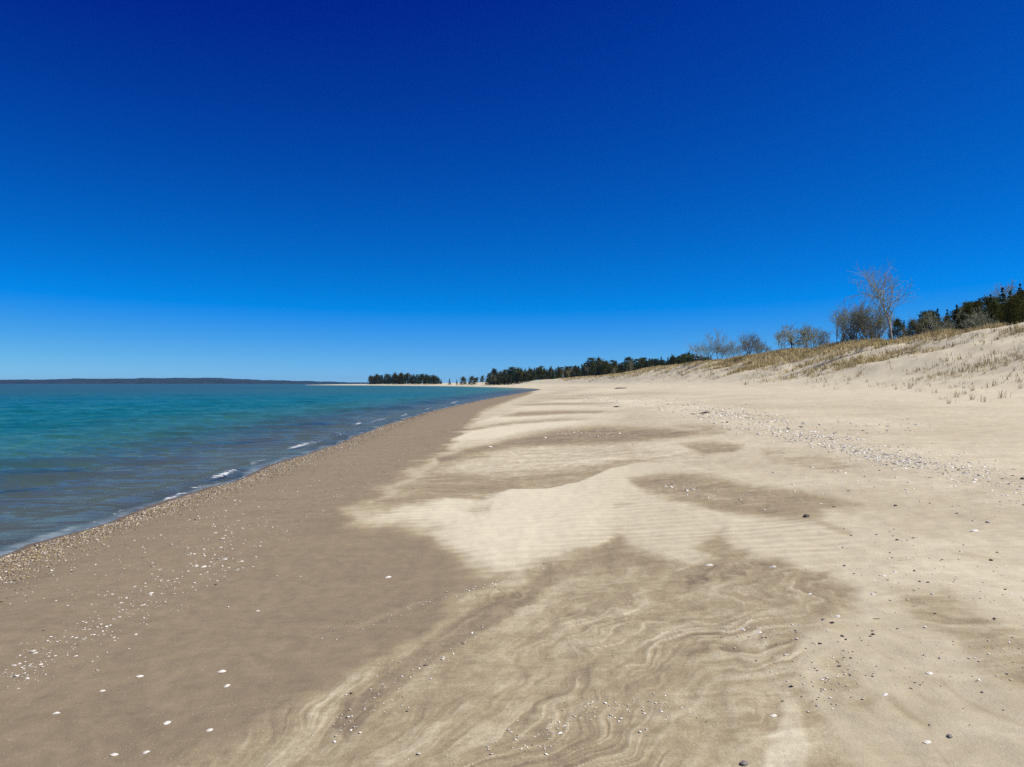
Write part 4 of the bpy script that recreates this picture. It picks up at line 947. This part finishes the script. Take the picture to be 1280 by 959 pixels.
# the bare trees along the dune crest, one by one
BARE = [ # px, back from skyline m, height px, stems, seed, extra, name, label
    (1116, 1.0, 100, 1, 6, dict(bark=BARK_PALE, twig=TWIG_GREY, lean=(-.10, 0), trunk_frac=.36, r0=.12, spread=.55, up=.46, nkids=(5, 5, 5, 4), maxl=4, twig_r=1.6), 'bare_tree', 'tallest leafless tree with pale forked trunk on the dune crest'),
    (1086, 3.0, 54, 4, 12, dict(bark=BARK_GREY, twig=TWIG_GREY, nkids=(5, 5, 5, 3), r0=.07, splay=.35), 'bare_tree', 'bushy many stemmed leafless tree just left of the tallest tree'),
    (1066, 3.5, 52, 3, 22, dict(bark=BARK_GREY, twig=TWIG_GREY, nkids=(4, 5, 4, 2), r0=.07, splay=.4), 'bare_tree', 'leafless thicket tree in the middle of the clump left of the tallest'),
    (1048, 4.0, 56, 3, 33, dict(bark=BARK_GREY, twig=TWIG_BROWN, nkids=(4, 5, 4, 2), r0=.08, splay=.28), 'bare_tree', 'leafless tree at the left end of the clump beside the tallest'),
    (1006, 3.0, 37, 1, 41, dict(bark=BARK_GREY, twig=TWIG_GREY, spread=.75, up=.3, r0=.10, trunk_frac=.34, nkids=(6, 5, 5, 3)), 'bare_tree', 'spreading leafless tree, right one of the open pair on the crest'),
    (991, 3.0, 34, 1, 42, dict(bark=BARK_DARK, twig=TWIG_GREY, spread=.85, up=.2, r0=.12, trunk_frac=.32, nkids=(6, 5, 5, 3)), 'bare_tree', 'low wide leafless tree with dark trunk, left one of the open pair'),
    (936, 3.0, 33, 5, 51, dict(bark=BARK_GREY, twig=TWIG_BROWN, splay=.5, up=.6, r0=.06, nkids=(4, 5, 4, 2)), 'bare_tree', 'dense fan shaped leafless bush tree between two open trees'),
    (897, 2.0, 40, 1, 61, dict(bark=BARK_GREY, twig=TWIG_GREY, spread=.45, up=.6, r0=.11, trunk_frac=.4, nkids=(5, 5, 4, 4)), 'bare_tree', 'upright narrow leafless tree near the left end of the crest trees'),
    (906, 2.0, 22, 4, 62, dict(bark=BARK_GREY, twig=TWIG_BROWN, splay=.5, r0=.05, nkids=(4, 5, 4, 2)), 'bare_tree', 'low leafless scrub at the foot of the narrow tree'),
    (874, 1.0, 26, 2, 63, dict(bark=BARK_GREY, twig=TWIG_GREY, lean=(-.35, 0), splay=.35, r0=.08, nkids=(4, 5, 4, 2)), 'bare_tree', 'leafless tree leaning left, farthest left on the grassy crest'),
    (1098, 4.0, 42, 3, 91, dict(bark=BARK_GREY, twig=TWIG_GREY, nkids=(4, 5, 4, 2), r0=.06, splay=.35), 'bare_tree', 'leafless tree filling the gap just left of the tallest trunk'),
    (1076, 2.0, 34, 5, 92, dict(bark=BARK_DARK, twig=TWIG_BROWN, nkids=(4, 5, 4, 2), r0=.05, splay=.6), 'bare_tree', 'low tangled leafless tree at the front of the clump'),
    (978, 4.0, 29, 2, 93, dict(bark=BARK_GREY, twig=TWIG_GREY, nkids=(4, 5, 4, 2), r0=.06, splay=.5), 'bare_tree', 'small leafless tree at the left edge of the open pair'),
    (1021, 4.0, 32, 3, 94, dict(bark=BARK_GREY, twig=TWIG_GREY, nkids=(4, 5, 4, 2), r0=.06, splay=.5), 'bare_tree', 'small leafless tree between the open pair and the clump'),
    (919, 3.0, 28, 4, 95, dict(bark=BARK_GREY, twig=TWIG_GREY, nkids=(4, 5, 4, 2), r0=.05, splay=.5), 'bare_tree', 'leafless bush tree left of the dense fan shaped one'),
    (946, 3.0, 27, 4, 96, dict(bark=BARK_GREY, twig=TWIG_BROWN, nkids=(4, 5, 4, 2), r0=.05, splay=.5), 'bare_tree', 'leafless bush tree touching the right of the fan shaped one'),
    (886, 2.0, 27, 3, 97, dict(bark=BARK_GREY, twig=TWIG_GREY, nkids=(4, 5, 4, 2), r0=.05, splay=.5), 'bare_tree', 'leafless bush tree between the leaning and the upright narrow tree'),
    (1188, 9, 28, 2, 98, dict(bark=BARK_PALE, twig=TWIG_GREY, nkids=(4, 5, 4, 2), r0=.06, splay=.45), 'bare_tree', 'pale many stemmed leafless tree before dark conifers, left of the white trunk'),
    (1246, 15, 60, 2, 99, dict(bark=BARK_PALE, twig=TWIG_GREY, nkids=(4, 5, 4, 2), r0=.09, splay=.3), 'bare_tree', 'leafless tree squeezed between rounded leafless tree and tall spruce'),
    (1227, 3, 34, 3, 101, dict(bark=BARK_PALE, twig=TWIG_GREY, nkids=(4, 5, 4, 2), r0=.06, splay=.4), 'bare_tree', 'pale leafless tree in front of the left cedars'),
    (954, 3.0, 16, 3, 64, dict(bark=BARK_GREY, twig=TWIG_GREY, splay=.5, r0=.04, nkids=(4, 4, 3, 3), maxl=3), 'bare_shrub', 'small leafless shrub between the fan bush and open pair'),
    (1032, 3.5, 22, 3, 65, dict(bark=BARK_DARK, twig=TWIG_BROWN, splay=.6, r0=.04, nkids=(4, 4, 3, 3), maxl=3), 'bare_shrub', 'low brown shrub on the crest left of the clump'),
    (1060, .5, 18, 7, 66, dict(bark=BARK_DARK, twig=TWIG_BROWN, splay=.9, r0=.03, nkids=(4, 4, 3, 3), maxl=3), 'bare_shrub', 'reddish brown twiggy shrub in front of the leafless clump'),
    (1092, .5, 20, 7, 67, dict(bark=BARK_DARK, twig=TWIG_BROWN, splay=.9, r0=.03, nkids=(4, 4, 3, 3), maxl=3), 'bare_shrub', 'brown twiggy shrub at the foot of the tallest tree'),
    (1147, 9, 42, 1, 71, dict(bark=BARK_PALE, twig=TWIG_BROWN, r0=.10, spread=.5, trunk_frac=.45, nkids=(4, 4, 4, 3)), 'bare_tree', 'round headed leafless tree with white trunk right of the tallest'),
    (1128, 5, 24, 1, 72, dict(bark=BARK_PALE, twig=TWIG_GREY, r0=.05, lean=(.9, 0), nkids=(3, 3, 3, 3)), 'bare_tree', 'thin pale tree leaning right beside the tallest tree'),
    (1178, 8, 36, 2, 73, dict(bark=BARK_PALE, twig=TWIG_GREY, r0=.08, lean=(-.25, 0), nkids=(4, 4, 3, 3)), 'bare_tree', 'leafless tree with slanting pale stems before dark conifers'),
    (1203, 6, 38, 1, 74, dict(bark=BARK_PALE, twig=TWIG_GREY, r0=.08, lean=(.12, 0), nkids=(4, 4, 3, 3)), 'bare_tree', 'leafless tree with straight white trunk before the right hand wood'),
    (1232, 16, 58, 2, 75, dict(bark=BARK_GREY, twig=TWIG_BROWN, r0=.10, nkids=(4, 4, 4, 3)), 'bare_tree', 'rounded leafless tree rising over the cedars, left of the tall spruce'),
    (1264, 14, 66, 2, 76, dict(bark=BARK_PALE, twig=TWIG_GREY, r0=.10, nkids=(4, 4, 4, 3)), 'bare_tree', 'high leafless tree right behind the tall spruce'),
    (1215, 5, 26, 5, 77, dict(bark=BARK_GREY, twig=TWIG_GREY, splay=.6, r0=.04, nkids=(4, 4, 3, 3), maxl=3), 'bare_shrub', 'grey leafless shrub at the edge of the right hand wood'),
    (1163, 6, 20, 6, 78, dict(bark=BARK_DARK, twig=TWIG_BROWN, splay=.8, r0=.03, nkids=(4, 4, 3, 3), maxl=3), 'bare_shrub', 'brown leafless shrub under the round headed pale tree'),
]
for px_, back, hp, stems, seed, kw, nm, lab in BARE:
    lo, hi = (38, 110) if px_ > 960 else (80, 200)
    Y = crest_Y(px_, lo, hi) + back; H = 1.10 * hp * Y / FPX
    e = bare_tree(nm, seed, H, stems, **kw); put(e, px_, Y, 0.0)
    tag(e, lab, 'shrub' if 'shrub' in nm else 'tree', 'leafless trees and shrubs on the dune crest')

# the dark wood at the right edge
protoN = {'spruce': [conifer('spruce_tree', s, 8., 1.7, 'spruce', 8000, SPRUCE, .19) for s in (1, 2)],
          'cedar': [conifer('cedar_tree', s, 6., 1.5, 'cedar', 8500, CEDAR, .15) for s in (3, 4, 5)],
          'pine': [conifer('pine_tree', s, 8., 1.9, 'pine', 7000, PINE, .19) for s in (6,)]}
used_proto = set()
def place(kind, k, px, Y, H, H0, lab, grp, protos, wide=1.0):
    src = protos[kind][k % len(protos[kind])]
    x, z = crest_at(px, Y); s = H / H0
    sc = (s * wide, s * wide, s)
    if id(src) not in used_proto:
        used_proto.add(id(src)); e = src; e.location = (x, Y, z - .1); e.scale = sc; e.rotation_euler = (0, 0, random.uniform(0, 6.28))
    else: e = dup(src, (x, Y, z - .1), random.uniform(0, 6.28), sc)
    tag(e, lab, 'tree', grp); return e
RW = [ # kind, px, metres behind the skyline, top px, label
    ('spruce', 1253, 10, 357, 'tall dark spruce standing above the cedars at the right'),
    ('spruce', 1275, 8, 352, 'tall dark spruce at the very right edge of the wood'),
    ('spruce', 1196, 14, 379, 'pointed spruce top rising left of the white trunked tree'),
    ('spruce', 1206, 16, 376, 'pointed spruce top just right of another, mid wood'),
    ('spruce', 1172, 16, 384, 'slim spruce rising behind slanting pale stems'),
    ('spruce', 1130, 14, 399, 'short spruce just right of the tallest leafless tree'),
    ('pine', 1160, 18, 390, 'bushy pine behind the round headed leafless tree'),
    ('pine', 1216, 16, 378, 'bushy pine left of the cedar row'),
    ('pine', 1240, 16, 372, 'bushy pine between the cedars and the tall spruce'),
    ('cedar', 1222, 6, 382, 'olive green cedar at the left end of the cedar row'),
    ('cedar', 1243, 5, 378, 'olive cedar, middle one of the cedar row'),
    ('cedar', 1268, 4, 374, 'olive cedar right below the high leafless tree'),
    ('cedar', 1294, 4, 366, 'cedar cut off by the right edge'),
    ('cedar', 1141, 9, 410, 'low cedar behind the thin leaning pale tree'),
    ('cedar', 1154, 10, 404, 'low cedar under the round headed leafless tree'),
    ('cedar', 1168, 10, 402, 'low cedar behind slanting pale stems'),
    ('cedar', 1184, 10, 396, 'low cedar left of the straight white trunk'),
    ('cedar', 1211, 9, 388, 'low cedar behind the grey leafless shrub'),
    ('spruce', 1224, 12, 371, 'narrow spruce behind the left end of the cedar row'),
    ('spruce', 1238, 13, 366, 'narrow spruce over the middle cedar of the row'),
    ('spruce', 1263, 12, 361, 'narrow spruce between the two tall dark spruces'),
    ('spruce', 1287, 10, 350, 'spruce top cut off by the right edge'),
    ('spruce', 1150, 14, 392, 'short spruce behind the round headed pale tree'),
    ('spruce', 1184, 14, 385, 'slim spruce left of the two mid wood spruce tops'),
    ('cedar', 1255, 9, 372, 'tall dark cedar right below the tall dark spruce'),
    ('cedar', 1278, 8, 364, 'tall dark cedar at the right edge of the photo'),
    ('pine', 1200, 14, 386, 'bushy pine behind the straight white trunk'),
    ('cedar', 1122, 10, 412, 'lowest cedar half hidden by the tallest leafless tree'),
]
for i, (kd, px_, back, top, lab) in enumerate(RW):
    Y = crest_Y(px_, 38, 110) + back; x, z = crest_at(px_, Y)
    if kd == 'cedar': top += random.choice([2, 5, 9, 12])
    H = max(2.5, CAM_Z - (top - CY) / FPX * Y - z + .1)
    place(kd, i, px_, Y, H, {'spruce': 8., 'cedar': 6., 'pine': 8.}[kd], lab, 'evergreens of the right hand wood', protoN, {'spruce': 1.0, 'cedar': 1.25, 'pine': 1.2}[kd])
for j, (px_, Y) in enumerate([(1310, 66), (1330, 60), (1350, 70), (1380, 64)]):
    place('cedar', j, px_, Y, 7, 6., 'cedar beyond the right edge of the photo', 'evergreens of the right hand wood', protoN, 1.2)

# the long far wood behind the low dunes, and the wooded point
protoF = {'spruce': [conifer('spruce_tree', s, 10., 2.0, 'spruce', 1300, SPRUCE, .55) for s in (21, 22, 23)],
          'pine': [conifer('pine_tree', s, 10., 2.6, 'pine', 1100, PINE, .62) for s in (24, 25)],
          'cedar': [conifer('cedar_tree', s, 8., 2.2, 'cedar', 1200, CEDAR, .55) for s in (26, 27)],
          'bare': [bare_tree('bare_tree', s, 10., 2, BARK_GREY, TWIG_BROWN, r0=.14, nkids=(4, 4, 4, 3), twig_r=4.5) for s in (81, 82)]}
H0F = {'spruce': 10., 'pine': 10., 'cedar': 8., 'bare': 10.}
FLAB = {'spruce': 'dark pointed spruce in the long far wood behind low dunes', 'pine': 'broad dark pine in the long far wood behind low dunes',
        'cedar': 'olive evergreen in the long far wood behind low dunes', 'bare': 'brown leafless tree in the long far wood behind low dunes'}
wood_top = [(612, 466), (630, 462), (650, 460), (680, 459), (715, 457), (735, 452), (745, 450), (770, 452), (800, 448), (830, 446), (862, 444), (900, 445)]
wood_Y = [(612, 500), (650, 490), (700, 455), (740, 410), (800, 330), (862, 262), (900, 240)]
i = 0; px_ = 613.0
while px_ < 890:
    for row in range(3):
        Y = np.interp(px_, *zip(*wood_Y)) + row * 12 + random.uniform(-6, 6) + (8 if row else 0)
        xx = px_ + random.uniform(-1.5, 1.5)
        top = np.interp(xx, *zip(*wood_top)) + random.uniform(-2.2, 4.2) + (3.0 - 1.5 * row)
        x, z = crest_at(xx, Y); H = max(4.0, CAM_Z - (top - CY) / FPX * Y - z)
        kd = random.choices(['spruce', 'pine', 'cedar', 'bare'], [6, 2, 2 if row == 0 else .5, 2.4 if 640 < xx < 800 else 1])[0]
        if row == 0 and kd == 'bare' and random.random() < .5: kd = 'cedar'
        place(kd, i, xx, Y, H, H0F[kd], FLAB[kd], 'trees of the long far wood', protoF, random.uniform(.85, 1.35)); i += 1
    px_ += 3.1
for px_, top, kd, lab in [(739, 448, 'pine', 'tallest broad pine standing out of the far wood'), (753, 449, 'bare', 'tall grey leafless tree right of the tallest far pine'), (640, 459.5, 'pine', 'pine standing proud near the left end of the far wood')]:
    Y = np.interp(px_, *zip(*wood_Y)) + 4; x, z = crest_at(px_, Y); H = CAM_Z - (top - CY) / FPX * Y - z
    place(kd, 1, px_, Y, H, H0F[kd], lab, 'trees of the long far wood', protoF, 1.2)
# wooded point across the bay
px_ = 463.0; i = 0
PL = {'spruce': 'dark spruce on the wooded point across the bay', 'pine': 'broad dark pine on the wooded point across the bay', 'cedar': 'olive evergreen on the wooded point across the bay', 'bare': 'x'}
while px_ < 552:
    for row in range(2):
        xx = px_ + random.uniform(-.8, .8)
        Y = np.interp(xx, [460, 555], [905, 690]) + row * 12
        top = np.interp(xx, [460, 470, 490, 507, 530, 545, 553], [470.5, 469, 467.8, 467.2, 468.5, 470, 474]) + random.uniform(-.7, 1.5)
        x, z = crest_at(xx, Y); H = max(4., CAM_Z - (top - CY) / FPX * Y - z)
        kd = random.choices(['spruce', 'pine', 'cedar'], [6, 2, 2.2 if row == 0 else .5])[0]
        place(kd, i, xx, Y, H, H0F[kd], PL[kd], 'trees of the wooded point', protoF, random.uniform(1.0, 1.35)); i += 1
    px_ += 2.6
for px_, top, kd, lab, wd_ in [(562, 472.5, 'spruce', 'lone small spruce right of the wooded point', 1.2), (571, 473, 'spruce', 'slim spruce between the wooded point and round trees', .8), (579, 471.5, 'cedar', 'round dark tree, left of the gap trees on the bay beach', 1.5),
                               (590, 471, 'cedar', 'broad olive tree in the middle of the gap trees', 1.7), (596, 472, 'pine', 'dark pine touching the broad olive tree', 1.3), (603, 470, 'pine', 'small flat topped pine alone before the far wood', 1.0), (609, 474.5, 'cedar', 'lowest bush left of the far wood', 1.6)]:
    Y = np.interp(px_, [555, 612], [640, 520]); x, z = crest_at(px_, Y); H = CAM_Z - (top - CY) / FPX * Y - z
    place(kd, 2, px_, Y, H, H0F[kd], lab, 'scattered trees before the far wood', protoF, wd_)
for P_ in (protoN, protoF):
    for lst in P_.values():
        for e in lst:
            if id(e) not in used_proto:
                for c in list(e.children): bpy.data.objects.remove(c)
                bpy.data.objects.remove(e)

# ------------------------------------------------------------------ air, sky, sun, camera
def haze():
    x0, x1, y0, y1, z0, z1 = -6500, 3600, -3500, 6200, -4.2, 52
    V = [(x, y, z) for z in (z0, z1) for x, y in ((x0, y0), (x1, y0), (x1, y1), (x0, y1))]
    F = np.array([(0, 3, 2, 1), (4, 5, 6, 7), (0, 1, 5, 4), (1, 2, 6, 5), (2, 3, 7, 6), (3, 0, 4, 7)])
    m = NT('lake_haze')
    v = m.n('ShaderNodeVolumePrincipled', {'Color': (.22, .50, 1, 1), 'Density': 4.5e-5, 'Anisotropy': .2})
    m.t.links.new(v.outputs[0], m.out.inputs['Volume'])
    o = mesh_obj('haze', V, [F], m.m); tag(o, 'thin blue haze over the lake', 'haze', kind='stuff')
HAZE = True
if HAZE: haze()

EXPO = .53
SUN_EL, SUN_AZ = 54., 93.          # degrees; azimuth clockwise from the viewing direction (+Y)
w = bpy.data.worlds.new('World'); scene.world = w; w.use_nodes = True
nt = w.node_tree; nt.nodes.clear()
sky = nt.nodes.new('ShaderNodeTexSky'); sky.sky_type = 'NISHITA'; sky.sun_disc = False
sky.sun_elevation = R(SUN_EL); sky.sun_rotation = R(SUN_AZ)
sky.altitude = 0; sky.air_density = .6; sky.dust_density = 0.0; sky.ozone_density = 10.0
def wn(op, a, b, c=0.0):
    n_ = nt.nodes.new('ShaderNodeMath'); n_.operation = op
    for k_, v_ in enumerate((a, b, c)):
        if isinstance(v_, bpy.types.NodeSocket): nt.links.new(v_, n_.inputs[k_])
        else: n_.inputs[k_].default_value = v_
    return n_.outputs[0]
# grade the clear sky to the deep, polarised blue of the photograph (values per channel, before the strength)
sp_ = nt.nodes.new('ShaderNodeSeparateColor'); nt.links.new(sky.outputs[0], sp_.inputs[0])
SKY_S = .10; G_ = 1 / (SKY_S * 2 ** EXPO)
r_ = wn('MAXIMUM', wn('MULTIPLY', wn('SUBTRACT', sp_.outputs[0], 1.6), .082 * G_), 0.0)
g_ = wn('MAXIMUM', wn('MULTIPLY', wn('SUBTRACT', sp_.outputs[1], .84), .100 * G_), .018 * G_)
b_ = wn('MINIMUM', wn('MULTIPLY', wn('POWER', wn('MULTIPLY', sp_.outputs[2], .1), 1.22), 1.38 * G_), .82 * G_)
cb = nt.nodes.new('ShaderNodeCombineColor'); nt.links.new(r_, cb.inputs[0]); nt.links.new(g_, cb.inputs[1]); nt.links.new(b_, cb.inputs[2])
bg = nt.nodes.new('ShaderNodeBackground'); bg.inputs['Strength'].default_value = SKY_S
out = nt.nodes.new('ShaderNodeOutputWorld')
nt.links.new(cb.outputs[0], bg.inputs[0]); nt.links.new(bg.outputs[0], out.inputs[0])

sl = bpy.data.lights.new('sun', 'SUN'); sl.energy = 4.2; sl.angle = R(.53); sl.color = (1, .955, .88)
so = bpy.data.objects.new('sun', sl); COL.objects.link(so)
sv = Vector((math.sin(R(SUN_AZ)) * math.cos(R(SUN_EL)), math.cos(R(SUN_AZ)) * math.cos(R(SUN_EL)), math.sin(R(SUN_EL))))
so.rotation_euler = sv.to_track_quat('Z', 'Y').to_euler(); so.location = sv * 60

cam = bpy.data.cameras.new('camera'); cam.sensor_width = 36; cam.lens = 36 * FPX / 1280.; cam.clip_start = .05; cam.clip_end = 30000
co = bpy.data.objects.new('camera', cam); COL.objects.link(co); co.location = (0, 0, CAM_Z); co.rotation_euler = (R(90), 0, 0)
scene.camera = co
vs = scene.view_settings; vs.view_transform = 'Standard'; vs.look = 'None'; vs.exposure = EXPO; vs.gamma = 1.0; vs.use_curve_mapping = False
scene.cycles.use_denoising = False; scene.cycles.adaptive_threshold = .004; scene.cycles.max_bounces = 8; scene.cycles.transparent_max_bounces = 12; scene.cycles.volume_bounces = 0
